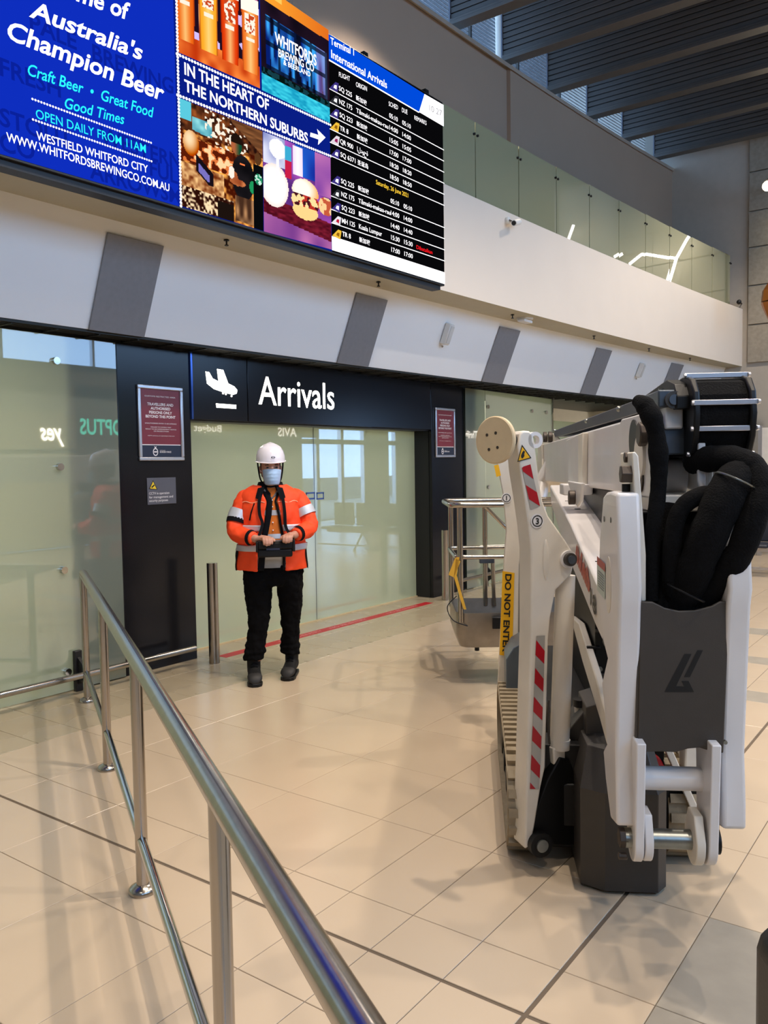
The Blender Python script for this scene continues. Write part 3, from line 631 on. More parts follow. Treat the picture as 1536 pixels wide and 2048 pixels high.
def pic_beers(a, b):
    c = mixc((150, 40, 20), (255, 190, 120), nz(a, b, 7))
    if b < .22: c = mixc((190, 50, 10), (255, 140, 60), nz(a, b, 10))
    if a > .55 and b > .7: c = mixc((120, 50, 140), (230, 120, 170), nz(a, b, 14))
    if a > .48 and b > .84: c = mixc((150, 150, 200), (90, 70, 140), nz(a, b, 12))
    for k, ca in enumerate((.09, .36, .62, .88)):
        w = .105 + .02*(b-.3); top, bot = .98-.06*k, .14-.01*k
        if abs(a-ca) < w and bot < b < top:
            e = abs(a-ca)/w; base = [(235, 100, 20), (255, 170, 40), (225, 60, 10), (240, 120, 40)][k]
            c = mixc(base, (255, 225, 150), max(0, .75-e*1.1)); c = mixc(c, (120, 20, 0), max(0, e-.8)*3)
            if b > top-.13: c = (255, 248, 235)
            if e < .62 and .52 < (b-bot)/(top-bot) < .78: c = (255, 244, 225) if nz(a*3, b*3, 18) > .42 else (200, 70, 30)
            if e < .5 and .42 < (b-bot)/(top-bot) < .47: c = (255, 240, 220)
        elif abs(a-ca-.13) < .025 and b > .2: c = (30, 12, 30) if nz(a, b, 9) > .4 else (210, 190, 250)
    return c
def pic_brewery(a, b):
    c = mixc((16, 10, 20), (40, 22, 40), nz(a, b, 6))
    if b > .86+.02*a: c = mixc((255, 170, 50), (225, 110, 30), a)
    if b > .93 and a < .3: c = (255, 200, 90)
    if b < .16: c = mixc((20, 150, 190), (70, 220, 240), nz(a*2, b*6, 9))
    elif b < .23: c = (20, 60, 70) if nz(a, b, 30) > .5 else (4, 20, 16)
    elif .24 < b < .74 and .07 < a < .97:
        t = nz(a*2.2, b*.5, 9); c = mixc((6, 30, 110), (60, 170, 250), max(0, min(1, (t-.25)*1.6)))
        if int(a*16) % 2 == 0 and t < .4: c = (10, 14, 40)
        if a > .8: c = mixc(c, (220, 140, 190), .4)
        if int(b*22) % 5 == 0 or int(a*30) % 7 == 0: c = mixc(c, (6, 10, 24), .7)
    return c
def pic_bar(a, b):
    t = .6*nz(a, b, 14)+.4*nz(a+.3, b, 37); c = mixc((70, 18, 4), (255, 176, 80), max(0, min(1, (t-.34)*2.6)))
    if b > .72: c = mixc((36, 16, 12), (190, 100, 44), max(0, .5*nz(a, b, 10)+.7*nz(a, b, 30)-.25))
    if b > .82 and a < .13: c = (90, 200, 220)
    if .74 < b < .88 and .14 < a < .36 and abs(b-.81+.12*(a-.25)) < .07: c = mixc((150, 225, 230), (70, 150, 170), nz(a, b, 20))
    if b > .68 and .28 < a < .8 and nz(a, b, 34) > .68: c = (255, 240, 220)
    if b + .55*a > 1.30 and a > .6: c = mixc((150, 96, 56), (84, 50, 30), nz(a*.6, b*4, 14))
    if .44 < b < .68 and a < .62:
        k = nz(a, b*.9, 24); c = (255, 214, 160) if k > .62 else (226, 120, 60) if k > .48 else (90, 26, 8)
    if ell(a, b, .12, .62, .09, .12) < 1: c = mixc((255, 225, 180), (210, 130, 60), ell(a, b, .1, .66, .09, .12))
    if b < .42 and a < .5: c = mixc((255, 206, 140), (110, 44, 14), min(1, max(0, 1.5*(.5*nz(a, b, 16)+.5*nz(a, b, 40))-.3)))
    if .50 < b+.9*(a-.2)*-.0+.7*a < .66 and .17 < a < .37 and b > .28: c = (22, 15, 22)
    if .52 < b+.7*a < .60 and .20 < a < .33 and b > .31: c = (120, 112, 190)
    if b < .2 and a < .62: c = mixc((44, 14, 8), (255, 226, 180), max(0, min(1, (nz(a, b, 46)-.42)*3)))
    if b < .16 and .42 < a < .62: c = (28, 18, 14)
    if ell(a, b, .66, .76, .068, .095) < 1: c = mixc((176, 96, 58), (10, 74, 48), max(0, min(1, (a-.635)*14)))
    if b > .78 and ell(a, b, .66, .79, .072, .085) < 1: c = (30, 18, 12)
    if ell(a, b, .74, .46, .145, .22) < 1: c = mixc((10, 9, 12), (34, 30, 34), nz(a, b, 9))
    if .585 < b < .60 and .70 < a < .76: c = (255, 130, 70)
    if ell(a, b, .67, .40, .10, .035) < 1 or ell(a, b, .62, .45, .05, .05) < 1: c = mixc((226, 140, 84), (150, 70, 36), nz(a, b, 20))
    if ell(a, b, .86, .40, .04, .06) < 1: c = (30, 150, 90)
    if ell(a, b, .595, .48, .036, .062) < 1: c = (250, 240, 225)
    if .02 < b < .27 and .64 < a < .87: c = mixc((186, 136, 92), (70, 44, 30), min(1, abs(nz(a*1.4, b*.6, 14)-.2)*1.6))
    if a > .87 and .0 < b < .64: c = (8, 10, 12)
    if ell(a, b, .935, .70, .045, .06) < 1: c = (90, 56, 30)
    if ell(a, b, .94, .50, .05, .055) < 1: c = (30, 140, 96) if nz(a, b, 60) > .45 else (200, 240, 220)
    return c
def pic_burger(a, b):
    c = mixc((70, 36, 110), (190, 90, 200), nz(a, b, 4))
    if b > .68 and a > .45: c = mixc((20, 40, 150), (40, 120, 230), nz(a, b, 4))
    if b > .7 and a < .3: c = mixc((120, 130, 190), (240, 240, 255), nz(a, b, 6))
    if b > .55 and a > .75: c = mixc((240, 150, 190), (120, 60, 160), nz(a, b, 5))
    if b < .38 - .1*a: c = mixc((70, 10, 24), (130, 30, 50), nz(a*2, b*6, 9))
    if b < .2 - .12*a: c = mixc((120, 60, 140), (190, 110, 170), nz(a, b, 5))
    if ell(a, b, .15, .50, .20, .22) < 1: c = mixc((255, 255, 255), (250, 210, 190), max(0, ell(a, b, .15, .5, .2, .22)-.5))
    if ell(a, b, .2, .88, .12, .10) < 1 or abs(a-.2) < .02 and .6 < b < .85: c = (250, 248, 255)
    if .30 < a < .40 and .62 < b < .95: c = (200, 30, 70) if b < .8 else (60, 170, 210)
    if .42 < a < .56 and .68 < b < .98: c = mixc((255, 250, 255), (230, 200, 240), abs(a-.49)*8)
    if ell(a, b, .60, .53, .20, .14) < 1 and b > .5: c = mixc((255, 252, 240), (255, 190, 120), max(0, ell(a, b, .55, .56, .2, .14)-.3))
    elif ell(a, b, .60, .43, .21, .12) < 1: c = (255, 225, 160) if nz(a, b, 26) > .55 else (190, 50, 40) if nz(a, b, 17) > .45 else (70, 20, 30)
    if ell(a, b, .60, .33, .19, .09) < 1 and b < .37: c = (255, 215, 140)
    if ell(a, b, .92, .45, .12, .10) < 1: c = (255, 210, 150) if nz(a, b, 20) > .4 else (200, 90, 60)
    return c
picture([(356, 104), (520, 177), (517, -40), (350, -105)], pic_beers, 110, 100)
picture([(524, 180), (660, 246), (657, 60), (519, -36)], pic_brewery, 90, 110)
picture([(363, 412), (527, 462), (525, 262), (359, 196)], pic_bar, 110, 130)
picture([(528, 463), (663, 499), (661, 316), (526, 263)], pic_burger, 96, 110)
stext('WHITFORDS', (550, 86), (633, 132), 23, m_swhite, bold=.02); stext('BREWING CO', (557, 113), (628, 144), 16, m_swhite, bold=.015); stext('& BEERLAND', (567, 129), (621, 154), 10, m_swhite, bold=.01)
# flight list
flat_scr('header_bar', [(656.5, 118), (838, 224), (849, 188), (655.5, 67)], m_shead, .001)
flat_scr('clock_field', [(838, 224), (887.5, 253), (887.2, 210), (849, 188)], m_swhite, .001)
flat_scr('header_rule', [(656.5, 120.5), (838, 226), (838, 223.5), (656.5, 117.5)], m_swhite, .0014)
flat_scr('footer_bar', [(664, 500), (890, 568.5), (890, 545), (663.5, 472)], m_swhite, .001)
stext('Terminal 1', (661, 88), (708, 111), 14, m_swhite, bold=.015)
stext('International Arrivals', (662.5, 119-4), (774, 177), 16, m_swhite, bold=.015)
m_sgrey = emis('led_grey', (150, 150, 155), 1.0)
stext('10 27', (858.5, 221), (884, 233), 12, m_sgrey)
for t, bl, br, dy in (('FLIGHT', (678, 153), (700, 162.5), 9.5), ('ORIGIN', (712, 173), (734, 182.5), 9.5), ('SCHED', (777.5, 211.5), (796, 219.5), 9), ('DUE', (804, 224), (815, 229), 9), ('REMARKS', (829, 239), (853, 250.5), 8.5)): stext(t, bl, br, dy, m_swhite)
CJ, CJ2, AR = '\u65b0\u52a0\u5761', '\u5723\u8bde\u5c9b', '\u0627\u0644\u062f\u0648\u062d\u0629'
FL = [('SQ 225', CJ, '05:10', '05:10', 'n'), ('NZ 175', 'T\u0101maki-makau-rau', '14:00', '14:00', 'k'), ('SQ 223', CJ, '15:05', '15:05', 'n'), ('TR 8', CJ, '17:00', '17:00', 'y'), ('QR 900', AR, '18:20', '18:20', 'm'), ('SQ 6371', CJ2, '18:50', '18:50', 'n'),
      None, ('SQ 225', CJ, '05:10', '05:10', 'n'), ('NZ 175', 'T\u0101maki-makau-rau', '14:00', '14:00', 'k'), ('SQ 223', CJ, '14:40', '14:40', 'n'), ('MH 125', 'Kuala Lumpur', '15:30', '15:30', 'w'), ('TR 8', CJ, '17:00', '17:00', 'y')]
m_tail = {'n': emis('tail_navy', (62, 52, 130), 1), 'k': emis('tail_black', (46, 46, 52), 1), 'y': emis('tail_yellow', (240, 190, 60), 1), 'm': emis('tail_pale', (225, 215, 225), 1), 'w': emis('tail_white', (235, 230, 238), 1)}
m_tail2 = {'n': m_swhite, 'k': m_swhite, 'y': emis('tail_brown', (150, 100, 20), 1), 'm': emis('tail_plum', (150, 30, 90), 1), 'w': emis('tail_red', (190, 30, 60), 1)}
def yrule(x, r):
    yl, yr, xa, xb = 176.8+26.85*r, 299.7+22.25*r, 657.8+.5*r, 887+.3*r; return yl + (x-xa)*(yr-yl)/(xb-xa)
for r, row in enumerate(FL):
    if r < 11 and r != 6:
        xa, xb = 657.8+.5*r, 888.0+.2*r; flat_scr('row_rule', [(xa, yrule(xa, r)+.8), (xb, yrule(xb, r)+.8), (xb, yrule(xb, r)-.8), (xa, yrule(xa, r)-.8)], m_swhite, .001)
    def cell(t, x0, x1, mt=m_swhite, dy=9.6, up=7.0, bold=.008): stext(t, (x0, yrule(x0, r)-up), (x1, yrule(x1, r)-up+.3), dy, mt, bold=bold)
    if row is None:
        cell('Saturday, 26 June 2021', 752, 816.5, m_syel, 9.0, 8.0); continue
    d = .6*r; d2 = .38*r
    cell(row[0], 678+d, 678+d+{4: 17, 6: 26, 7: 30}[len(row[0])]); n_ = len(row[1]); cell(row[1], 712+d, 712+d+(21.5 if n_ < 8 else 64 if n_ > 13 else 46)); cell(row[2], 778.5+d2, 795.5+d2, dy=9.2); cell(row[3], 804.5+d2, 821.5+d2, dy=8.8)
    if row[0] == 'MH 125': cell('Dibatalkan', 833, 865, m_sred, 7.5, 5.5)
    x0 = 659+.5*r; yb = yrule(x0, r)-1.5
    flat_scr('airline_tail', [(x0, yb), (x0+16, yb+8.2), (x0+18.5, yb-9), (x0+12, yb-12)], m_tail[row[4]], .0015)
    flat_scr('airline_mark', [(x0+8, yb-1), (x0+14, yb+3), (x0+14.5, yb-5), (x0+10, yb-6)], m_tail2[row[4]], .002)
# ================================================================ FLOOR FURNITURE
# ---- handrail in the foreground
P0, P1, P2 = np.array([-2.168, 5.916]), np.array([-1.569, 4.557]), np.array([-.981, 3.205])
dv_ = (P2-P0)/2; posts = [P0, P1, P2, P2+dv_, P2+2*dv_]
hr = empty('handrail', c2w(*P1, 0), 'brushed steel handrail on round posts running through the foreground', 'handrail')
ZR = .935
a, b = c2w(*P0, ZR), c2w(*(P2+2.25*dv_), ZR)
tdir = (b-a)/np.linalg.norm(b-a)
MB().tube([a-tdir*.02-np.array([0,0,.05]), a-tdir*.012-np.array([0,0,.012]), a+tdir*.02, a+tdir*.05] + [a+(b-a)*t for t in (.2, .5, 1)], [.024, .027, .029, .03, .03, .03, .03], 28).build('top_rail', m_steel, hr, smooth=40)
for i, q in enumerate(posts):
    p_ = MB().cyl(c2w(*q, .0), c2w(*q, ZR-.012), .0245, 24).build('post', m_steel, hr, smooth=40)
    prof = [(.056, .0), (.056, .014), (.050, .022), (.034, .030), (.0255, .034)]
    bf = MB(); c = c2w(*q, 0)
    bf.ring_loft([[c + np.array([r*math.cos(2*math.pi*j/28), r*math.sin(2*math.pi*j/28), z]) for j in range(28)] for r, z in prof]).build('base_flange', m_steel, p_, smooth=50)
for i in range(4):
    A_, B_ = c2w(*posts[i], .212), c2w(*posts[i+1], .212)
    MB().tube([A_, B_], .019, 18).build('lower_rail', m_chrome, hr, smooth=40)
# ---- bollards
for k, ((x, y), lab) in enumerate((((4.81, 5.35), 'steel bollard left of the man, by the black pillar'), ((8.64, 5.40), 'steel bollard by the right pillar, near the work platform basket'))):
    e = empty('bollard', (x, y, 0), lab, 'bollard', 'steel bollards')
    MB().cyl((x, y, 0), (x, y, .862), .0455, 32).build('tube', m_steel, e, smooth=40)
    MB().cyl((x, y, .862), (x, y, .866), .0445, 32).build('top_cap', m_chrome, e, smooth=40)
# ---- low bumper rails in front of the glazing
def bumper(x0, x1, label, brk, z=.15):
    e = empty('bumper_rail', ((x0+x1)/2, 5.42, 0), label, 'bumper rail', 'low bumper rails')
    MB().cyl((x0, 5.42, z), (x1, 5.42, z), .024, 18).build('tube', m_steel, e, smooth=40)
    for x in brk:
        b_ = MB().box((x-.03, 5.54, .0), (x+.03, 5.575, .31)).build('bracket', m_blackr, e, bevel=.004)
        MB().prism([(x-.012, 5.55, .27), (x-.012, 5.55, .05), (x-.012, 5.43, .13), (x-.012, 5.43, .17)], (.024, 0, 0)).build('web', m_blackr, b_)
bumper(-4.5, 4.66, 'low steel bumper rail along the left glazing and pillar', (-2, .5, 3.63))
bumper(9.05, 12.0, 'low steel bumper rail along the right glazing behind the basket', (9.95, 11.6), z=.19)
# ---- red floor tape
m_tape = mat('red_tape', (176, 28, 38), rough=.45, var=.08, scale=30); m_tapew = mat('tape_white', (224, 170, 165), rough=.5)
tp = empty('floor_tape', (6.7, 5.47, 0), 'red printed floor tape across the doorway behind the man', 'floor tape')
MB().box((5.0, 5.41, 0), (8.38, 5.525, .0012)).build('tape', m_tape, tp)
for x in (5.75, 6.5, 7.5):
    text_on('NO RE-ENTRY', (x, 5.448, .0018), (1, 0, 0), (0, 1, 0), .62, .045, m_tapew, tp)
# ---- black case at the bottom right corner
m_case = mat('case_black', (16, 16, 17), rough=.45, var=.1, bump=.1, bscale=200)
cc = c2w(.95, 1.66); e = empty('equipment_case', cc, 'black chamfered case at the bottom right corner, mostly out of frame', 'case')
rx_, ry_ = WM @ np.array([1., 0, 0]), WM @ np.array([0, 1., 0])
def cb(x0, x1, y0, y1, z0, z1, nm, bev): 
    c = c2w((x0+x1)/2, (y0+y1)/2, (z0+z1)/2); MB().obox(c, rx_, ry_, (0, 0, 1), (x1-x0)/2, (y1-y0)/2, (z1-z0)/2).build(nm, m_case, e, bevel=bev, seg=3)
cb(.80, 1.10, 1.55, 1.80, .03, .665, 'shell', .06); cb(.84, 1.06, 1.60, 1.75, .665, .68, 'lid', .006); cb(.84, .88, 1.6, 1.64, 0, .05, 'wheel', .01); cb(.98, 1.02, 1.6, 1.64, 0, .05, 'wheel', .01)
# ---- beam seats at the far right
m_seat = mat('seat_navy', (40, 44, 56), rough=.5)
se = empty('beam_seat', (12.9, 2.6, 0), 'dark beam seats on chrome legs beyond the lift at the right edge', 'bench')
for k in range(4):
    y = 3.05-k*.58
    MB().box((12.75, y-.5, .40), (13.22, y, .45)).build('seat', m_seat, se, bevel=.02); MB().box((13.18, y-.5, .46), (13.24, y, .92)).build('backrest', m_seat, se, bevel=.02)
    MB().tube([(12.8, y+.02, .45), (12.8, y+.02, .63), (13.2, y+.02, .63), (13.2, y+.02, .5)], .015, 8).build('armrest', m_chrome, se, smooth=40)
MB().box((12.95, .8, .33), (13.03, 3.1, .39)).build('beam', m_alu, se)
for y in (2.9, 1.7):
    MB().tube([(12.99, y, .34), (12.72, y, .03)], .02, 10).tube([(12.99, y, .34), (13.26, y, .03)], .02, 10).build('leg', m_chrome, se, smooth=40)
    for x in (12.72, 13.26): MB().cyl((x, y, 0), (x, y, .03), .03, 12).build('foot', m_chrome, se)
MB().box((12.66, .8, .10), (12.70, 3.2, .13)).build('foot_rail', m_alu, se)
se2 = empty('information_board', (15.5, 2.7, 0), 'white information board standing at the far right edge', 'sign')
MB().box((15.48, 2.0, .95), (15.53, 3.22, 2.22)).build('panel', mat('board_white', (226, 222, 214), rough=.5), se2, bevel=.005); MB().box((15.46, 3.2, 0), (15.55, 3.26, 2.26)).build('post', m_alu, se2); MB().box((15.46, 2.0, 0), (15.55, 2.06, 2.26)).build('post', m_alu, se2)
# copper coloured pendant and wall light at the right edge
p = on_x(1533, 605, 15.6); e = empty('copper_pendant', (p[0], p[1], p[2]), 'copper coloured faceted ornament at the right edge by the stone wall', 'ornament')
m_cop = mat('copper', (150, 92, 40), rough=.35, metal=.7)
MB().ring_loft([[(p[0]+r*math.cos(2*math.pi*j/8), p[1]-.10+r*math.sin(2*math.pi*j/8), p[2]+z) for j in range(8)] for r, z in ((.02, -.42), (.16, -.1), (.19, -.01))]).build('lower_cone', m_cop, e)
MB().ring_loft([[(p[0]+r*math.cos(2*math.pi*j/8), p[1]-.10+r*math.sin(2*math.pi*j/8), p[2]+z) for j in range(8)] for r, z in ((.19, .01), (.17, .2), (.05, .38))]).build('upper_cone', m_cop, e)
MB().cyl((p[0], p[1]-.1, p[2]+.38), (p[0], p[1]-.1, 7.55), .006, 6).build('cable', m_dark, e)
p = on_x(1535, 372, 15.8); e = empty('wall_lamp', (p[0], p[1], p[2]), 'lit spotlight at the upper right edge', 'lamp')
MB().ball(p, .085, n=14, k=10).build('bulb', emis('lamp_glow', (255, 236, 200), 14.0), e, smooth=60)
MB().cyl(p+np.array([.02, 0, .10]), p+np.array([1.1, 0, .25]), .03, 12).build('arm', m_dark, e); MB().tube([p+np.array([.05, 0, .02]), p+np.array([.12, 0, .06]), p+np.array([.2, 0, .11])], [.105, .09, .03], 16).build('shade', m_dark, e, smooth=40)

# zigzag line light on the far wall, right of the frame; the balustrade glass mirrors it
zl = empty('line_light', (16.85, 2.2, 5.2), 'white zigzag line light on the far wall mirrored in the glass balustrade', 'lamp')
m_line = emis('line_light_white', (255, 248, 232), 9.0)
for pts in ([(2.06, 5.73), (2.33, 5.88), (2.95, 5.67)], [(2.80, 5.22), (2.95, 5.67), (3.157, 5.985), (3.24, 6.09)], [(1.80, 5.93), (1.90, 5.97)], [(.80, 6.48), (.93, 6.77)]):
    for (y0, z0), (y1, z1) in zip(pts[:-1], pts[1:]):
        MB().tube([(16.72, y0, z0), (16.72, y1, z1)], .028, 10).build('light_tube', m_line, zl, smooth=40)
    MB().tube([(16.72, pts[0][0], pts[0][1]), (16.93, pts[0][0], pts[0][1])], .012, 8).build('bracket', m_dark, zl); MB().tube([(16.72, pts[-1][0], pts[-1][1]), (16.93, pts[-1][0], pts[-1][1])], .012, 8).build('bracket', m_dark, zl)
# ================================================================ THE TRACKED SPIDER LIFT
m_lw = mat('lift_white', (226, 223, 222), rough=.32, var=.03, scale=5, coat=.2)
m_lc = mat('lift_cream', (220, 213, 200), rough=.42, var=.06, scale=6)
m_lg = mat('lift_dark_grey', (56, 52, 48), rough=.5, var=.06, scale=14, bump=.06, bscale=220)
m_lk = mat('lift_black', (15, 15, 16), rough=.45, spec=.3, var=.1)
m_cover = mat('cover_grey', (62, 56, 50), rough=.55, var=.05, scale=20, bump=.08, bscale=260)
m_hose = mat('hose_sleeve', (11, 11, 12), rough=.95, spec=.15, var=.25, scale=50, bump=.5, bscale=160)
m_pin = mat('zinc_pin', (150, 152, 146), rough=.34, metal=.9, var=.15, scale=18)
m_nut = mat('dirty_nut', (74, 66, 60), rough=.5, metal=.6, var=.25, scale=30)
m_bluesteel = mat('blue_grey_steel', (74, 82, 92), rough=.4, metal=.4, var=.25, scale=14)
m_tan = mat('tan_rubber', (150, 136, 112), rough=.8, var=.16, scale=16, bump=.2, bscale=60)
m_pad = mat('foot_pad_nylon', (214, 190, 150), rough=.6, var=.06, scale=14, bump=.06, bscale=80)
m_redd = mat('reflective_red', (170, 18, 34), rough=.3); m_grd = mat('reflective_grey', (176, 174, 168), rough=.3, metal=.3); m_hy = mat('hazard_yellow', (236, 178, 20), rough=.4)
lift = empty('spider_lift', m(4.0, .62, 0), 'white tracked spider lift folded up with raised outriggers, boom and black hoses', 'lift')
L = lift
def sidep(nm, pts, v, w, mt=m_lw, par=None, bev=.006): return MB().prism([mv(x, y, v) for x, y in pts], MV*w).build(nm, mt, par or L, bevel=bev)
def frontp(nm, pts, u, d, mt=m_lw, par=None, bev=.004): return MB().prism([mu(x, y, u) for x, y in pts], MU*d).build(nm, mt, par or L, bevel=bev)
def mbox(nm, u0, u1, v0, v1, z0, z1, mt, par=None, bev=.006): return MB().obox(m((u0+u1)/2, (v0+v1)/2, (z0+z1)/2), MU, MV, MZ, (u1-u0)/2, (v1-v0)/2, (z1-z0)/2).build(nm, mt, par or L, bevel=bev)
def hexn(nm, c, ax, r, h, mt=m_nut, par=None, n=6):
    c = np.asarray(c, float); ax = np.asarray(ax, float); return MB().cyl(c, c+ax*h, r, n).build(nm, mt, par or L, bevel=.003)
def uzprism(nm, prof, v, w, mt=m_lw, par=None, bev=.004): return MB().prism([m(u, v, z) for u, z in prof], MV*w).build(nm, mt, par or L, bevel=bev)

# ---- crawler tracks
def track(v0, w, label):
    r, u0, u1, zc = .2, 3.62, 4.72, .208
    def loop(rad, n=14):
        A_ = [(u0 - rad*math.sin(t), zc + rad*math.cos(t)) for t in [math.pi*i/n for i in range(n+1)]]
        return A_ + [(u1 + rad*math.sin(t), zc - rad*math.cos(t)) for t in [math.pi*i/n for i in range(n+1)]]
    o_, i_ = loop(r), loop(r-.03); belt = MB(); n = len(o_)
    rings = [[m(u, v0, z) for u, z in o_], [m(u, v0+w, z) for u, z in o_], [m(u, v0+w, z) for u, z in i_], [m(u, v0, z) for u, z in i_], [m(u, v0, z) for u, z in o_]]
    belt.ring_loft(rings, cap=False)
    t = belt.build('track', m_tan, L, smooth=35); t['label'] = label
    # lugs around the belt
    P = [np.array(q) for q in o_ + [o_[0]]]; seg = [np.linalg.norm(P[i+1]-P[i]) for i in range(n)]; tot = sum(seg); lug = MB(); N = 46
    for k in range(N):
        d = tot*k/N; i = 0
        while d > seg[i]: d -= seg[i]; i += 1
        q = P[i] + (P[i+1]-P[i])*d/seg[i]; tg = (P[i+1]-P[i])/seg[i]; nn = np.array([-tg[1], tg[0]])
        if np.dot(nn, q-np.array([(u0+u1)/2, zc])) < 0: nn = -nn
        T = MU*tg[0]+MZ*tg[1]; Nn = MU*nn[0]+MZ*nn[1]
        lug.obox(m(q[0], v0+w*.5, q[1]) + Nn*.006, T, MV, Nn, .018, w*.47, .012)
    lug.build('tread_lugs', m_tan, t)
    for u, rr in ((u0, .165), (u1, .165)): MB().cyl(m(u, v0+.02, zc), m(u, v0+w-.02, zc), rr, 24).build('wheel', m_lk, t, smooth=40)
    for k in range(4): MB().cyl(m(u0+.25+k*.27, v0+.02, .09), m(u0+.25+k*.27, v0+w-.02, .09), .06, 16).build('roller', m_lk, t, smooth=40)
    mbox('track_frame', u0, u1, v0+.03, v0+w-.03, .13, .32, m_lk, t)
track(.135, .15, 'tan rubber track on the left side'); track(.79, .20, 'tan rubber track on the right side')
# ---- chassis and engine housings
ch = mbox('chassis', 3.55, 5.1, .34, .80, .22, .56, m_lk)
mbox('cross_member', 3.44, 3.58, .22, .95, .16, .34, m_lk, ch)
eh = mbox('engine_hood', 3.74, 5.0, .54, .96, .56, 1.10, m_lk); 
for z in (.72, .92): mbox('hood_seam', 3.735, 3.75, .54, .96, z, z+.012, m_lg, eh, bev=0)
c = mu(1200, 1338, 3.735); MB().cyl(c, c-MU*.006, .011, 16).build('hood_screw', m_pin, eh)
c = mu(1187, 1295, 3.735); MB().obox(c, MV, MZ, MU, .03, .006, .012).build('hood_latch', m_lk, eh, bevel=.003)
frontp('side_cover', [(1172, 1415), (1222, 1400), (1222, 1512), (1172, 1512)], 3.44, .25, m_lg)
frontp('side_cover', [(1130, 1470), (1170, 1420), (1170, 1540), (1140, 1560), (1128, 1520)], 3.52, .2, m_lg)
c0, c1 = mu(1160, 1414, 3.62), mu(1160, 1495, 3.62); MB().cyl(c0, c1, .024, 16).build('hose_fitting', m_lc, L, smooth=40); MB().cyl(mu(1160, 1398, 3.6), mu(1160, 1412, 3.6), .03, 16).build('clamp_ring', m_lk, L, smooth=40)
# ---- octagonal dark weight at the front
fp = [(3.20, .50), (3.20, .70), (3.255, .742), (3.62, .742), (3.62, .412), (3.255, .412)]
def shrink(k, du): 
    cu, cv_ = 3.42, .577; return [(cu+(u-cu)*k+du, cv_+(v-cv_)*k) for u, v in fp]
wb = MB(); wb.ring_loft([[m(u, v, .012) for u, v in fp], [m(u, v, .40) for u, v in fp], [m(u, v, .545) for u, v in shrink(.78, .04)], [m(u, v, .56) for u, v in shrink(.5, .06)]])
wb.build('front_weight', m_lg, L, bevel=.003, smooth=12)
# ---- left rear outrigger (1), farther away
U1 = 4.95
og1 = frontp('outrigger', [(996, 1372), (1000, 1290), (1008, 1130), (1013, 1058), (1006, 985), (996, 935), (991, 905), (996, 880), (1036, 880), (1042, 905), (1046, 1000), (1046, 1068), (1038, 1130), (1036, 1300), (1030, 1372)], U1, .10, m_lc); og1['label'] = 'cream outrigger leg marked 1 with a yellow do not enter label'
frontp('outrigger_web', [(1030, 1080), (1052, 1080), (1052, 1330), (1026, 1345)], U1+.05, .06, mat('web_grey', (150, 144, 134), rough=.5), og1)
frontp('warning_strip', [(1005, 1142), (1029, 1146), (1024.5, 1313), (999, 1310)], U1-.003, .002, m_hy, og1, bev=0)
# DO NOT ENTER reads downwards
pa, pb = mu(1012.5, 1148, U1-.006), mu(1006.5, 1304, U1-.006); ex_ = (pb-pa)/np.linalg.norm(pb-pa); ey_ = np.cross(-MU, ex_)
text_on('DO NOT ENTER', pa - ey_*.004, ex_, ey_, np.linalg.norm(pb-pa), .036, m_inkb, og1, bold=.03)
cN = mu(1013, 996, U1-.004)
def badge(c, n_dir, r, txt, par, right, up):
    MB().cyl(c, c+n_dir*.002, r*1.25, 28).build('badge', m_lw, par)
    rg = MB(); rf = lambda k: [c + n_dir*.0035 + (right*math.cos(t)+up*math.sin(t))*r*k for t in [2*math.pi*i/28 for i in range(28)]]
    rg.ring_loft([rf(1.0), rf(.82)], cap=False); rg.build('badge_ring', m_inkb, par)
    text_on(txt, c + n_dir*.0036 - up*r*.52, right, up, None, r*1.05, m_inkb, par, bold=.03, align='C')
badge(cN, -MU, .024, '1', og1, MV, MZ)
frontp('caution_label', [(988, 931), (997, 929), (1002, 951), (993, 954)], U1-.003, .002, m_hy, og1, bev=0)
# ---- left front outrigger (3)
pn = MU*.912 - MV*.41; p3 = m(3.35, .218, 0)                 # plane of its broad face
def on3(x, y, off=0.): return on_plane(x, y, p3 - pn*off, pn)
f3 = [(1050, 1699), (1062, 1692), (1070, 1650), (1082, 1575), (1091, 1535), (1097, 1280), (1101, 1235), (1112, 1180), (1143, 1150), (1149, 1122), (1146, 1104), (1132, 1082), (1097, 1032), (1086, 1003), (1079, 960), (1072, 905), (1070, 885), (1066, 868), (1059, 862), (1046, 861), (1040, 868), (1036, 895), (1041, 945), (1050, 1000), (1057, 1050), (1062, 1100), (1062, 1270), (1058, 1400), (1053, 1560)]
og3 = MB().prism([on3(x, y) for x, y in f3], pn*.105).build('outrigger', m_lc, L, bevel=.008, seg=3); og3['label'] = 'cream outrigger leg marked 3 with red and white stripes'
def dec3(nm, pts, mt, off=.003): return MB().add([on3(x, y, off) for x, y in pts], [tuple(range(len(pts)))]).build(nm, mt, og3)
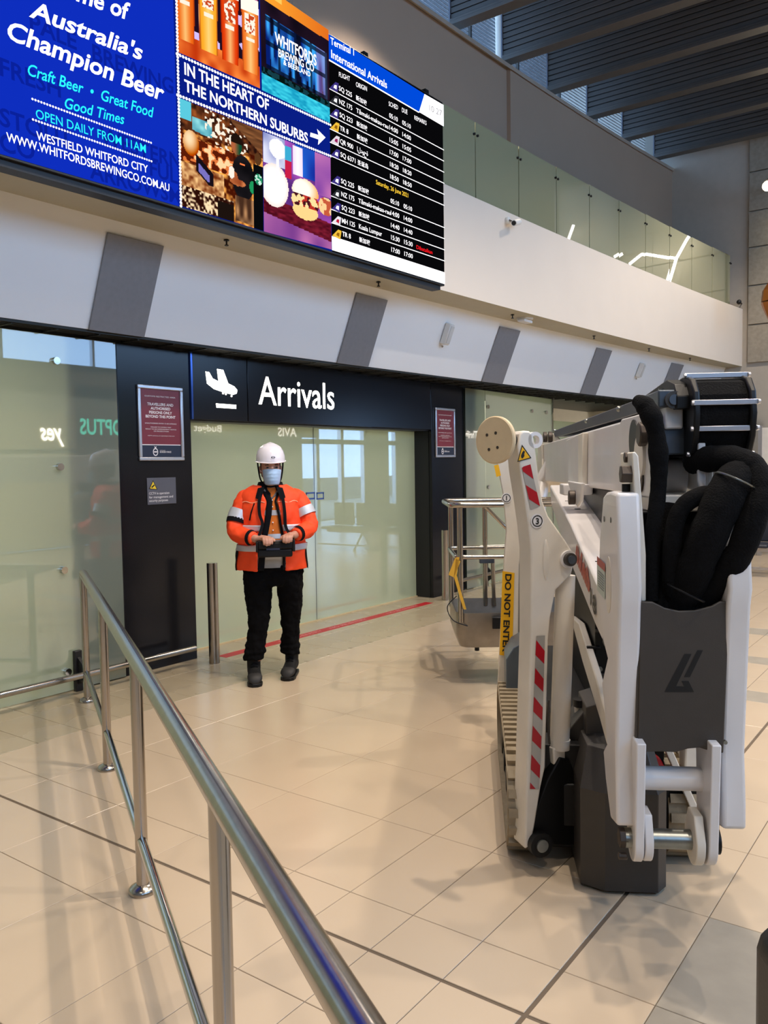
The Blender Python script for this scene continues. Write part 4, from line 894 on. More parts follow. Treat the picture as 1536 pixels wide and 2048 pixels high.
# stripes, upper and lower
dec3('stripe_ground', [(1044, 935), (1061, 928.5), (1080, 1012), (1061, 1019)], m_grd)
dec3('stripe', [(1044, 936), (1047, 933), (1061, 928.5), (1067, 958), (1046, 943)], m_redd, .004); dec3('stripe', [(1051.5, 970), (1074, 984.5), (1080, 1012), (1058, 998.5)], m_redd, .004)
dec3('stripe_ground', [(1073, 1272), (1090, 1271), (1085, 1460), (1078, 1578), (1060.5, 1578)], m_grd)
for k, (y, xl_, xr_) in enumerate(((1280, 1072.5, 1089.5), (1336, 1070.5, 1087.5), (1393, 1068, 1085.5), (1451, 1065.5, 1083), (1509, 1063, 1080.5))):
    dec3('stripe', [(xl_, y), (xr_, y+22), (xr_-1, y+48), (xl_-1.5, y+30)], m_redd, .004)
dec3('stripe', [(1060.5, 1565), (1071.5, 1578), (1060, 1578)], m_redd, .004)
dec3('triangle_border', [(1034.5, 924), (1044, 889), (1063, 916)], m_inkb, .003); dec3('triangle', [(1037, 921.5), (1044.5, 893.5), (1060, 915)], m_hy, .004)
dec3('crush_symbol', [(1042, 912), (1044, 906), (1047, 901), (1050, 903), (1048.5, 908), (1049, 912), (1045.5, 917), (1043, 916)], m_inkb, .005)
r3 = np.cross(np.array([0, 0, 1.]), -pn)*-1.0; r3 = np.cross(MZ, pn)*-1; r3 /= np.linalg.norm(r3)
badge(on3(1074, 1042, .002), -pn, .0235, '3', og3, r3 if np.dot(r3, MV) > 0 else -r3, MZ)
MB().ring_loft([[on3(1092+dx*6, 1120+dy*42, .001) for dx, dy in [(math.cos(t), math.sin(t)) for t in [2*math.pi*i/20 for i in range(20)]]], [on3(1092+dx*3, 1120+dy*38, .004) for dx, dy in [(math.cos(t), math.sin(t)) for t in [2*math.pi*i/20 for i in range(20)]]]]).build('pressed_rib', m_lc, og3, smooth=60)
# lug with hole at the top, pivot pins
lc = on3(1071, 880); MB().ring_loft([[lc + (r3*math.cos(t)*s + MZ*math.sin(t)*s)*1.0 + pn*d for t in [2*math.pi*i/24 for i in range(24)]] for s, d in ((.033, 0), (.033, .03), (.018, .03), (.018, 0), (.033, 0))], cap=False).build('lifting_eye', m_lw, og3, smooth=40)
c = on3(1135, 1118, .0); MB().cyl(c, c-pn*.012, .036, 28).build('pin_boss', m_lw, og3, smooth=40)
MB().cyl(c-pn*.012, c-pn*.03, .027, 24).build('pin_ring', m_lg, og3, smooth=40); MB().cyl(c-pn*.03, c-pn*.036, .017, 20).build('pin_end', m_bluesteel, og3, smooth=40)
c = on3(1072, 1681, -.02); MB().cyl(c, c-pn*.05, .05, 24).build('pivot_boss', m_lk, og3, smooth=40); MB().cyl(c-pn*.05, c-pn*.058, .026, 20).build('pivot_pin', m_pin, og3, smooth=40)
MB().prism([on3(x, y, -.02) for x, y in ((1060, 1700), (1052, 1672), (1095, 1560), (1120, 1515), (1140, 1520), (1155, 1560), (1160, 1690), (1090, 1692))], pn*.07).build('outrigger_bracket', m_lk, L, bevel=.006)
# folded foot pad facing the hall
pc = aty_ = c2w((988-768)/FPX*3.30, 3.30, 0); pc = CAMP + ray(988, 880)*3.28/np.dot(ray(988, 880), WM @ np.array([0, 1., 0]))
vdir = -ray(988, 880); vdir /= np.linalg.norm(vdir); side = WM @ np.array([-1., 0, 0]); pnrm = vdir*math.cos(.72) + side*math.sin(.72); pnrm[2] += .02; pnrm /= np.linalg.norm(pnrm)
pu_ = np.cross(MZ, pnrm); pu_ /= np.linalg.norm(pu_); pw = np.cross(pnrm, pu_)
pad = MB(); pad.ring_loft([[pc + (pu_*math.cos(t)*r + pw*math.sin(t)*r) + pnrm*d for t in [2*math.pi*i/40 for i in range(40)]] for r, d in ((.086, -.022), (.094, -.018), (.0945, -.004), (.09, .0))])
pd = pad.build('foot_pad', m_pad, og3, smooth=40)
for a_, b_ in ((-.36, .30), (.22, .38), (-.24, -.36), (.36, -.28)):
    q = pc + (pu_*a_+pw*b_)*.088
# screws sunk in the pad
for x, y in ((974, 870), (991.5, 866), (978, 899), (995, 895)):
    q = on_plane(x, y, pc+pnrm*.0005, pnrm); MB().cyl(q, q+pnrm*.0012, .0062, 12).build('pad_screw', m_nut, og3)
jc = on3(1037, 884, -.04); MB().tube([pc-pnrm*.02, pc-pnrm*.05, jc], [.05, .026, .024], 18).build('ball_joint', m_lk, og3, smooth=50)
MB().ball(pc-pnrm*.055, .032).build('joint_ball', m_lw, og3, smooth=60)
MB().prism([on3(x, y, -.10) for x, y in ((1072, 1520), (1165, 1490), (1165, 1690), (1078, 1692))], pn*.05).build('pivot_plate', m_lk, L, bevel=.004)
mbox('outrigger_mount', 3.46, 3.62, .25, .45, .06, .50, m_lk)
# hydraulic cylinder of the leg
cy = MB().tube([on3(1131, 1150, -.055), on3(1119, 1490, -.055)], .0405, 28).build('outrigger_cylinder', m_lc, L, smooth=40)
MB().tube([on3(1120, 1478, -.055), on3(1119.5, 1497, -.055)], .0425, 28).build('cylinder_gland', m_lc, cy, smooth=40)
MB().prism([on3(x, y, -.03) for x, y in ((1106, 1497), (1131, 1497), (1131, 1525), (1122, 1540), (1108, 1530))], pn*.05).build('rod_end', m_lc, cy, bevel=.006)
MB().tube([on3(1098, 1400, -.02), on3(1096, 1450, -.02), on3(1099, 1488, -.02)], .005, 8).build('hydraulic_pipe', m_lg, L, smooth=40)
# right hand outriggers, mostly hidden
for u, v in ((3.45, .90), (4.95, 1.12)):
    o2 = MB().prism([m(u, v-.05, .10), m(u, v+.09, .10), m(u, v+.07, 1.55), m(u, v-.01, 1.55)], MU*.10).build('outrigger', m_lc, L, bevel=.008)
    MB().cyl(m(u-.02, v+.03, 1.60), m(u-.05, v+.05, 1.60), .09, 28).build('foot_pad', m_pad, o2, smooth=40)
frontp('brace', [(1330, 1500), (1345, 1500), (1412, 1650), (1400, 1660)], 3.40, .05, m_lc); frontp('brace', [(1352, 1498), (1378, 1498), (1432, 1650), (1408, 1650)], 3.6, .05, m_lw)
frontp('brace', [(1306, 1508), (1322, 1520), (1344, 1560), (1326, 1560)], 3.42, .04, m_redd)
# ---- lower boom sloping up and back, with its lettering
lb = sidep('lower_boom', [(1099, 970), (1140, 1045), (1196, 1172), (1224, 1236), (1226, 1325), (1218, 1312), (1190, 1250), (1143, 1132), (1118, 1060), (1103, 1012)], .50, .215, m_lw, bev=.01)
sidep('boom_link', [(1140, 1232), (1157, 1246), (1188, 1345), (1214, 1440), (1214, 1492), (1200, 1440), (1165, 1325)], .50, .03, m_lc); sidep('boom_link', [(1140, 1232), (1157, 1246), (1188, 1345), (1214, 1440), (1214, 1492), (1200, 1440), (1165, 1325)], .70, .03, m_lc)
# lettering along the side of the lower boom
A0, A1 = mv(1151, 1122, .497), mv(1222, 1290, .497); bx = (A1-A0)/np.linalg.norm(A1-A0); by = np.cross(-MV, bx); by = -by if by[2] < 0 else by
text_on('18', mv(1180, 1207, .496) - by*.0, bx, by, .16, .075, m_inkb, lb, bold=.02); text_on('1', mv(1205, 1283, .496), bx, by, .05, .06, m_inkb, lb, bold=.01)
rd = mat('boom_red_print', (168, 46, 36), rough=.4)
for k in range(9):
    q = mv(1150+3.1*k, 1118+7.6*k, .4965); MB().add([q, q+bx*.045, q+bx*.075+by*(.10-.03*(k % 3)), q+bx*.03+by*(.07+.03*(k % 2))], [(0, 1, 2, 3)]).build('red_print', rd, lb)
for k, (x, y) in enumerate(((1158, 1036), (1146, 1052), (1150, 1066), (1162, 1072), (1178, 1074), (1184, 1094), (1142, 1014))):
    q = mv(x, y, .60)
    zt_ = q[2]
for k in range(8):
    t = .1+.11*k; A_, B_ = mv(1112, 990, .50), mv(1205, 1190, .50); q = A_ + (B_-A_)*t; MB().obox(q + MV*(.05+.03*(k % 3)) + MZ*.004, MV, MU, MZ, .016, .004, .0015).build('scale_mark', m_lk, lb, bevel=0)
# ---- upper boom: long box, side plates open at the near end
vL, vR = .626, .812
ub = sidep('upper_boom', [(1083, 889.5), (1162, 866), (1243, 842.5), (1262, 837), (1262, 988), (1205, 979), (1160, 973), (1135, 967), (1083, 961)], vL, vR-vL, m_lw, bev=.01)
sidep('boom_side_plate', [(1240, 844), (1243, 838), (1290, 825), (1304, 846), (1309, 856), (1310, 988), (1303, 1000), (1280, 997), (1240, 985)], vL-.006, .016, m_lw, ub)
# right plate of the near end
mbox('boom_side_plate', 2.95, 3.5, vR-.008, vR+.012, 1.57, 1.87, m_lc, ub)
sidep('boom_flange', [(1155, 869), (1164, 865), (1163, 972), (1137, 968), (1133, 940), (1133, 880)], vL-.012, .012, m_lw, ub); sidep('boom_tab', [(1134, 962), (1163, 966), (1160, 1004), (1154, 1014), (1149, 1008)], .482, .016, m_lw, ub); mbox('tab_block', 4.55, 4.75, .49, vL+.02, 1.50, 1.56, m_lw, ub)
sidep('boom_flange', [(1156, 869), (1165, 865), (1164, 975), (1156, 975)], vL-.03, .03, m_lc, ub)
c = mv(1150, 995, .482); hexn('pin_head', c, -MV, .034, .03, m_nut, ub, n=16)
sidep('end_flange', [(1076, 893), (1083, 888), (1084, 962), (1078, 985), (1074, 940)], vL-.02, .24, m_lc, ub)
bp = sidep('end_bracket', [(1083, 889), (1081, 872), (1086, 867), (1109, 867), (1119, 880)], vL+.02, .012, m_lc, ub)
for x in (1093.5, 1104): c = mv(x, 874, vL+.018); hexn('bolt', c, -MV, .045, .03, m_nut, ub, n=14)
sidep('boom_cylinder_housing', [(1158, 972), (1240, 984), (1240, 1110), (1215, 1095), (1180, 1045), (1157, 1008)], vL+.03, .12, m_lk, ub)
# cable tray cover on top
tc_ = sidep('cable_cover', [(1109, 861), (1107, 868), (1110, 874), (1122, 872), (1240, 838), (1290, 822), (1283, 798), (1268, 801)], vL+.012, .16, mat('cable_cover', (74, 72, 82), rough=.3, metal=.5), ub, bev=.004)
for x, y in ((1109, 861), (1173, 842), (1238, 818)): c = mv(x, y, vL+.01); MB().ball(c, .013, n=10, k=8).build('cover_stud', m_pin, ub, smooth=60)
# pins of the knuckle
c = mv(1268, 880, vL-.007); MB().ring_loft([[c + (MU*math.cos(t)*.085+MZ*math.sin(t)*.078)*1.0 - MV*d for t in [2*math.pi*i/24 for i in range(24)]] for d in (0, .004)]).build('pin_hole', m_lk, ub)
c = mv(1293, 868, vL-.007); MB().cyl(c, c-MV*.03, .045, 8).build('pin_nut', m_nut, ub, bevel=.006); c = mv(1283, 915, vL-.005); MB().cyl(c, c-MV*.012, .085, 24).build('bush', m_lc, ub, smooth=40)
c = mv(1283, 955, vL-.005); MB().cyl(c, c-MV*.008, .055, 24).build('bush', m_nut, ub, smooth=40)
# inside of the open end
mbox('valve_block', 3.02, 3.30, .665, .80, 1.70, 1.80, m_bluesteel); mbox('valve_cap', 2.98, 3.2, .645, .735, 1.865, 1.925, m_bluesteel)
c = mu(1347, 800, 2.975); MB().cyl(c, c-MU*.012, .03, 24).build('valve_plug', m_lg, L, smooth=40); MB().cyl(c-MU*.012, c-MU*.02, .018, 24).build('valve_screw', m_bluesteel, L, smooth=40)
for x in (1322, 1358): c = mu(x, 784, 3.05); MB().cyl(c, c+MZ*.012, .010, 6).build('bolt', m_pin, L)
mbox('mount_post', 3.0, 3.12, .675, .735, 1.79, 1.87, m_lw); MB().cyl(m(3.25, .64, 1.62), m(3.25, .80, 1.62), .065, 28).build('boom_cylinder_eye', m_lw, L, smooth=40)
mbox('boom_cavity', 3.32, 3.5, .645, .80, 1.45, 1.86, m_lk); mbox('knuckle_base', 2.98, 3.35, .62, .815, 1.50, 1.56, m_lc)
frontp('boom_end_lip', [(1396, 829), (1399, 822), (1411, 824), (1412, 980), (1402, 984), (1396, 960)], 2.93, .02, m_lw)
sidep('cover_wing', [(1412, 906), (1420, 905), (1428, 935), (1431, 965), (1412, 970)], .835, .03, m_lw)
# ---- knuckle arms at the near end
arm_l = [(1206, 992), (1212, 984), (1221, 982), (1233, 986), (1238, 1180), (1236, 1215), (1231, 1500), (1233, 1600), (1233, 1652), (1221, 1638), (1211, 1560), (1206, 1500), (1213, 1486), (1207, 1400), (1203, 1365), (1214, 1316), (1205, 1280), (1196, 1180), (1199, 1080)]
AL = MB().prism([mv(x, y, .472) for x, y in arm_l], MV*.075).build('knuckle_arm', m_lw, L, bevel=.012, seg=3)
AR_ = AL.copy(); AR_.data = AL.data; COL.objects.link(AR_); AR_.parent = L; AR_.location = AR_.location + Vector(MV*.345)
sk = MB().ring_loft([[mv(1217.5, 1170, .472) - MV*d + (MU*.055*math.cos(t)+MZ*.10*math.sin(t)) for t in [2*math.pi*i/20 for i in range(20)]] for d in (-.002, .002)]).build('arm_slot', m_lc, AL, smooth=40)
# notice on the arm
dq = lambda pts, mt, off: MB().add([mv(x, y, .472-off) for x, y in pts], [tuple(range(len(pts)))]).build('arm_label', mt, AL)
dq([(1194, 1112), (1210, 1128), (1210, 1200), (1194, 1180)], mat('label_pale', (190, 200, 188), rough=.5), .002); dq([(1194, 1112), (1210, 1128), (1210, 1144), (1194, 1128)], mat('label_red', (176, 84, 70), rough=.5), .003)
for k in range(7): dq([(1196, 1140+5*k), (1208, 1152+5*k), (1208, 1153.5+5*k), (1196, 1141.5+5*k)], m_bluesteel, .003)
for x, y in ((1208, 1038), (1221, 1040)): dq([(x-.8, y-6), (x+.8, y-5), (x+.8, y+6), (x-.8, y+5)], m_lk, .002)
# leaning link plate with big nuts
lp = frontp('link_plate', [(1264, 905), (1270, 903), (1277, 912), (1287, 1040), (1292, 1110), (1292, 1202), (1282, 1204), (1279, 1120), (1270, 1010)], 2.80, .22, m_lc)
c = mu(1256, 948, 2.84); hexn('nut', c+MV*.02, -MV, .032, .045, m_nut, lp); c = mu(1254, 915, 2.9); hexn('nut', c+MV*.02, -MV, .02, .03, m_nut, lp); MB().cyl(mu(1252, 968, 2.86), mu(1252, 990, 2.86), .014, 12).build('stud', m_lk, lp)
# ---- grey cover plate with its emblem
cp = frontp('cover_plate', [(1281, 1203), (1306, 1204), (1330, 1216), (1358, 1222), (1390, 1221), (1424, 1212), (1440, 1203), (1459.5, 1203), (1447, 1507), (1425, 1504), (1400, 1496), (1376, 1498), (1352, 1505), (1328, 1504), (1275, 1504)], 2.775, .012, m_cover); cp['label'] = 'dark grey cover plate with a black emblem'
frontp('cover_side', [(1276, 1203), (1282, 1203), (1276, 1504), (1271, 1504)], 2.778, .10, m_cover, cp)
for pts in ([(1369, 1308), (1383, 1308), (1352, 1372.5), (1369, 1373), (1363, 1362), (1377, 1362), (1388, 1384), (1329, 1384)], [(1395, 1300.5), (1406, 1300.5), (1380, 1354), (1368, 1354)]):
    MB().add([mu(x, y, 2.7735) for x, y in pts], [tuple(range(len(pts)))]).build('emblem', m_inkb, cp)
for x, y in ((1278, 1217), (1461, 1219), (1272, 1482), (1449, 1483)): c = mu(x, y, 2.79); MB().cyl(c, c-MU*.012, .007, 8).build('screw', m_pin, cp)
# ---- link plates, cross tube and pivot pin at the bottom
zc_, uc_ = .402, 2.82
def lug_prof(w, ztop, r): 
    return [(uc_-w, ztop), (uc_-r, zc_+.02)] + [(uc_ - r*math.cos(t), zc_ - r*math.sin(t)) for t in [math.pi*i/12 for i in range(13)]] + [(uc_+r, zc_+.02), (uc_+w, ztop)]
for v, w, zt_, r, mt in ((.526, .030, .76, .075, m_lw), (.560, .028, .50, .072, m_lw), (.722, .030, .50, .080, m_lc), (.762, .030, .76, .078, m_lw)): uzprism('link_lug', lug_prof(.10 if zt_ > .6 else .04, zt_, r), v, w, mt)
MB().cyl(m(uc_, .505, zc_), m(uc_, .815, zc_), .033, 32).build('pivot_pin', m_pin, L, smooth=40)
MB().cyl(m(uc_+.03, .54, .60), m(uc_+.03, .78, .60), .040, 28).build('cross_tube', m_lw, L, smooth=40)
hexn('pin_nut', m(uc_, .515, zc_), -MV, .034, .03, m_nut); MB().cyl(m(uc_, .795, zc_), m(uc_, .812, zc_), .045, 20).build('pin_cap', m_lk, L, smooth=40)
hexn('lock_bolt', m(uc_-.01, .512, zc_-.06), -MV, .013, .03, m_nut)
# ---- cable chain packed at the top
prof = [(3.34, 1.945), (3.02, 1.962), (2.955, 1.945), (2.915, 1.90), (2.90, 1.835), (2.912, 1.765), (2.945, 1.715), (3.00, 1.700), (3.34, 1.705)]
cc_ = uzprism('cable_chain', prof, .762, .165, m_hose, bev=.006)
for v in (.742, .925): uzprism('chain_side', [(3.36, 1.955), (3.02, 1.975), (2.945, 1.957), (2.90, 1.91), (2.884, 1.835), (2.90, 1.757), (2.935, 1.70), (3.0, 1.687), (3.36, 1.69)], v, .022, m_lk, cc_, bev=.006)
for k, (u, z) in enumerate(((3.0, 1.972), (2.897, 1.872), (2.905, 1.785), (2.955, 1.700))):
    MB().obox(m(u, .845, z), MV, MU, MZ, .108, .007, .009).build('chain_bar', m_alu, cc_, bevel=.002)
    for v in (.738, .952): MB().cyl(m(u-.008, v-.004, z), m(u-.008, v+.004, z), .008, 8).build('bar_pin', m_alu, cc_)
uzprism('chain_start', [(3.55, 1.94), (3.1, 1.97), (2.99, 1.945), (2.95, 1.90), (2.95, 1.855), (3.55, 1.87)], .70, .045, m_lk)
# ---- hose sleeves
def hose(nm, pts, r, u, n=8): 
    P = []
    for q in pts:
        uu = q[2] if len(q) > 2 else u; P.append(mu(q[0], q[1], uu))
    sp_ = spline(P, n); rs = r
    if isinstance(r, (list, tuple)): rs = list(np.interp(np.linspace(0, 1, len(sp_)), np.linspace(0, 1, len(r)), r))
    rs = [x*(1+.018*math.sin(i*1.7)+.02*math.sin(i*.9+1)) for i, x in enumerate(rs if isinstance(rs, list) else [rs]*len(sp_))]
    return MB().tube(sp_, rs, 16).build('hose_sleeve', m_hose, L, smooth=60)
hose('a', [(1272, 800, 2.93), (1290, 812, 2.9), (1306, 842, 2.88), (1314, 880, 2.88), (1318, 930, 2.88), (1316, 985, 2.88), (1309, 1045, 2.86), (1304, 1110, 2.86), (1301, 1200, 2.86)], [.018, .032, .036, .028, .034, .027, .027, .027, .026, .024], 2.88)
hose('b', [(1352, 1215, 2.86), (1343, 1160, 2.84), (1345, 1080, 2.82), (1360, 1022, 2.82), (1395, 993, 2.82), (1440, 985, 2.84), (1470, 965, 2.86)], .029, 2.84)
hose('c', [(1352, 1240, 2.87), (1370, 1190, 2.85), (1393, 1130, 2.80), (1425, 1050, 2.78), (1455, 985, 2.8), (1480, 950, 2.84), (1490, 935, 2.88)], [.05, .056, .058, .062, .066, .062, .05], 2.8)
hose('d', [(1375, 1235, 2.88), (1416, 1185, 2.845), (1470, 1120, 2.78), (1505, 1040, 2.76), (1520, 985, 2.78), (1508, 940, 2.82), (1470, 920, 2.86), (1420, 918, 2.92), (1385, 925, 3.0)], [.04, .044, .046, .045, .042, .045, .046, .045, .04], 2.8)
hose('e', [(1330, 1220, 2.88), (1338, 1150, 2.9), (1330, 1080, 2.92), (1335, 1010, 2.95)], .045, 2.9)
# cable ties
for x, y, r in ((1472, 962, .066), (1372, 1186, .062)):
    c = mu(x, y, 2.80); ax_ = MV*.45 + MZ*.9; ax_ /= np.linalg.norm(ax_); a1 = np.cross(ax_, MU); a1 /= np.linalg.norm(a1); a2 = np.cross(ax_, a1)
    MB().tube([c + (a1*math.cos(t)+a2*math.sin(t))*r for t in [2*math.pi*i/24 for i in range(25)]], .0035, 6).build('cable_tie', m_pin if r > .065 else m_lk, L, smooth=40)
MB().cyl(m(3.05, .60, 1.18), m(3.05, .80, 1.18), .075, 28).build('slew_cylinder', m_lw, L, smooth=40)
mbox('knuckle_back', 3.02, 3.2, .55, .80, .70, 1.50, m_lk)
# ---- work platform basket at the far end
def bc(x, y, z): return c2w(x, y, z)
X0, X1, Yn, Yf = .53, 1.86, 6.12, 6.82
def rail(nm, pts, r=.019, mt=m_steel): return MB().tube(pts, r, 14).build(nm, mt, BK, smooth=50)
def rrect(z, x0, x1, y0, y1, r, n=5):
    out = []
    for cx, cy, a0 in ((x0+r, y0+r, math.pi), (x1-r, y0+r, 1.5*math.pi), (x1-r, y1-r, 0), (x0+r, y1-r, .5*math.pi)):
        out += [bc(cx+r*math.cos(a0+t*math.pi/2/n), cy+r*math.sin(a0+t*math.pi/2/n), z) for t in range(n+1)]
    return out + [out[0]]
tub = MB(); out_ = rrect(.30, X0+.03, X1-.03, Yn+.03, Yf-.03, .09)[:-1]; out2 = rrect(.40, X0, X1, Yn, Yf, .09)[:-1]; out3 = rrect(.565, X0, X1, Yn, Yf, .09)[:-1]; in3 = rrect(.565, X0+.006, X1-.006, Yn+.006, Yf-.006, .085)[:-1]; in0 = rrect(.31, X0+.035, X1-.035, Yn+.035, Yf-.035, .085)[:-1]
tub.ring_loft([out_, out2, out3, in3, in0]); BK = tub.build('work_basket', mat('basket_alu', (146, 140, 132), rough=.36, metal=.85, var=.1, scale=12), L, smooth=35); BK['label'] = 'steel work platform basket hanging behind the outriggers'
rail('top_rail', rrect(1.375, X0-.04, X1+.04, Yn-.04, Yf, .10), .021); rail('mid_rail', rrect(.985, X0, X1, Yn, Yf, .08), .017)
for x, y in ((X0+.03, Yn), (X0+.30, Yf), (X0+.02, Yf), (X1, Yn), (X1, Yf), (X0+.62, Yn)): rail('basket_post', [bc(x, y, .5), bc(x, y, 1.375)], .021)
rail('gate_post', [bc(X0+.37, Yf-.02, .50), bc(X0+.36, Yf-.02, .90)], .017); MB().obox(bc(X0+.31, Yf-.02, .88), WM@np.array([1., 0, 0]), WM@np.array([0, 1., 0]), (0, 0, 1), .06, .03, .022).build('gate_clamp', m_bluesteel, BK, bevel=.005)
rail('corner_brace', [bc(X0+.22, Yn, 1.36), bc(X0+.45, Yn, 1.12)], .014); rail('gate_bar', [bc(X0+.26, Yf, .995), bc(X0+.7, Yf, 1.0)], .012, m_pin)
MB().cyl(bc(X0+.16, Yn+.1, .30), bc(X0+.16, Yn+.1, .262), .018, 14).build('basket_foot', m_lk, BK); MB().cyl(bc(X1-.16, Yn+.1, .30), bc(X1-.16, Yn+.1, .262), .018, 14).build('basket_foot', m_lk, BK)
m_strap = mat('strap_yellow', (206, 160, 50), rough=.7)
sb = MB(); P_ = [(X0+.01, .99), (X0-.01, .85), (X0+.03, .70), (X0+.06, .60)]
for (xa, za), (xb, zb_) in zip(P_[:-1], P_[1:]): sb.prism([bc(xa-.012, Yn-.03, za), bc(xa+.012, Yn-.03, za), bc(xb+.010, Yn-.03, zb_), bc(xb-.010, Yn-.03, zb_)], (WM@np.array([0, 1., 0]))*.003)
sb.build('harness_strap', m_strap, BK)
MB().prism([bc(X0-.06, Yn-.03, .86), bc(X0-.02, Yn-.03, .84), bc(X0+.03, Yn-.03, .96), bc(X0-.01, Yn-.03, .985)], (WM@np.array([0, 1., 0]))*.004).build('strap_tag', m_strap, BK)
MB().tube(spline([bc(X0+.0, Yn-.02, .70), bc(X0-.07, Yn-.02, .62), bc(X0-.03, Yn-.02, .52), bc(X0+.08, Yn, .47)], 6), .004, 6).build('basket_cord', m_lk, BK, smooth=50)
frontp('control_box', [(985, 1235), (1010, 1235), (1010, 1258), (985, 1258)], 6.1, .05, m_lk, BK)
# jib between boom and basket
MB().tube([m(7.2, .72, 1.72), m(7.35, .6, 1.5), m(7.0, .5, .9)], [.07, .07, .06], 14).build('jib', m_lw, L, smooth=40)
# small grey hood part seen left of the front leg
frontp('side_hood', [(1012, 1320), (1027, 1296), (1046, 1285), (1046, 1480), (1020, 1480), (1013, 1400)], 4.6, .3, mat('hood_slate', (84, 94, 104), rough=.35, var=.08))
# ================================================================ THE OPERATOR
MB_C = np.array([-.885, 6.47]); fa = math.atan2(-MB_C[0], MB_C[1])
mRv = WM @ np.array([math.cos(fa), math.sin(fa), 0]); mFv = WM @ np.array([math.sin(fa), -math.cos(fa), 0]); mB = c2w(*MB_C)
def h(x, y, z): return mB + mRv*x + mFv*y + np.array([0, 0, z])
man = empty('person', mB, 'person in white helmet, face mask and orange hi-vis jacket holding a black remote control box', 'person')
m_skin = mat('skin', (190, 138, 116), rough=.5, var=.05, scale=20); m_org = mat('hi_vis_orange', (255, 74, 20), rough=.7, var=.06, scale=14, bump=.25, bscale=22)
m_org2 = mat('shirt_orange', (214, 112, 30), rough=.8, var=.08, scale=16, bump=.2, bscale=24); m_silver = mat('reflective_silver', (206, 208, 214), rough=.35, metal=.25, var=.05)
m_navyc = mat('navy_cloth', (14, 15, 20), rough=.9, spec=.15, var=.15); m_jean = mat('black_jeans', (9, 9, 11), rough=.95, spec=.12, var=.2, scale=14, bump=.4, bscale=16)
m_boot = mat('black_boot', (14, 14, 14), rough=.7, spec=.3, var=.15, bump=.2, bscale=80); m_helm = mat('helmet_white', (232, 226, 232), rough=.2, var=.01, coat=.4)
m_maskm = mat('mask_blue', (168, 196, 226), rough=.8, var=.04, scale=30); m_hair = mat('hair_brown', (48, 34, 26), rough=.8, var=.2)
m_org['x'] = 1
def ell_ring(c, rx, ry, n=28, tilt=0.0, a0=0.0, a1=2*math.pi, full=True):
    cx, cy, cz = c
    ks = [a0+(a1-a0)*i/(n if full else n-1) for i in range(n)]
    return [h(cx+rx*math.sin(t), cy+ry*math.cos(t), cz+tilt*math.cos(t)) for t in ks]
def limb(path, radii, n=18, flat=1.0): return MB().tube([h(*p) for p in path], radii, n, True, flat)
# -- body: head, neck, trunk, limbs and hands fused into one surface
bd = MB()
hx, hy = .005, .035
head = [(1.535, .026, .034, .060), (1.55, .044, .055, .050), (1.58, .058, .074, .040), (1.61, .066, .086, .032), (1.65, .073, .094, .028), (1.69, .075, .097, .022), (1.73, .074, .095, .016), (1.77, .066, .084, .012), (1.80, .048, .06, .010), (1.82, .02, .026, .01)]
bd.ring_loft([ell_ring((hx, y+.005, z), rx, ry, 24) for z, rx, ry, y in head])
bd.tube([h(hx+.012, .118, 1.675), h(hx+.014, .142, 1.64), h(hx+.014, .132, 1.63)], [.010, .016, .012], 10)       # nose
bd.tube([h(hx-.05, .108, 1.692), h(hx+.012, .124, 1.69), h(hx+.066, .104, 1.692)], [.010, .012, .010], 10)          # brow
for s in (-1, 1): bd.ball(h(hx+s*.077, .02, 1.655), .014, .022, .032, n=12, k=8)
bd.tube([h(.0, .0, 1.44), h(.0, .015, 1.52), h(hx, .025, 1.58)], [.068, .056, .056], 18)
bd.ring_loft([ell_ring((0, -.02, z), rx, ry, 24) for z, rx, ry in ((.86, .16, .11), (1.0, .165, .11), (1.2, .17, .115), (1.38, .19, .115), (1.46, .17, .10), (1.50, .09, .075))])
shL, elL, wrL = (-.20, -.02, 1.43), (-.272, .055, 1.19), (-.105, .25, 1.135)
shR, elR, wrR = (.215, -.02, 1.43), (.295, .045, 1.215), (.160, .25, 1.155)
for sh, el, wr in ((shL, elL, wrL), (shR, elR, wrR)):
    bd.tube([h(*p) for p in spline([sh, el, wr], 6)], [.055, .054, .052, .05, .048, .046, .045, .044, .042, .038, .034, .031, .029], 14)
for px_, y0 in ((-.115, .017), (.135, -.10)):
    bd.tube([h(px_, -.03, .88), h(px_, -.03+y0*.3, .62), h(px_*1.05, y0, .44), h(px_*1.15 if px_ < 0 else .132, y0*1.2, .16)], [.075, .062, .045, .035], 14)
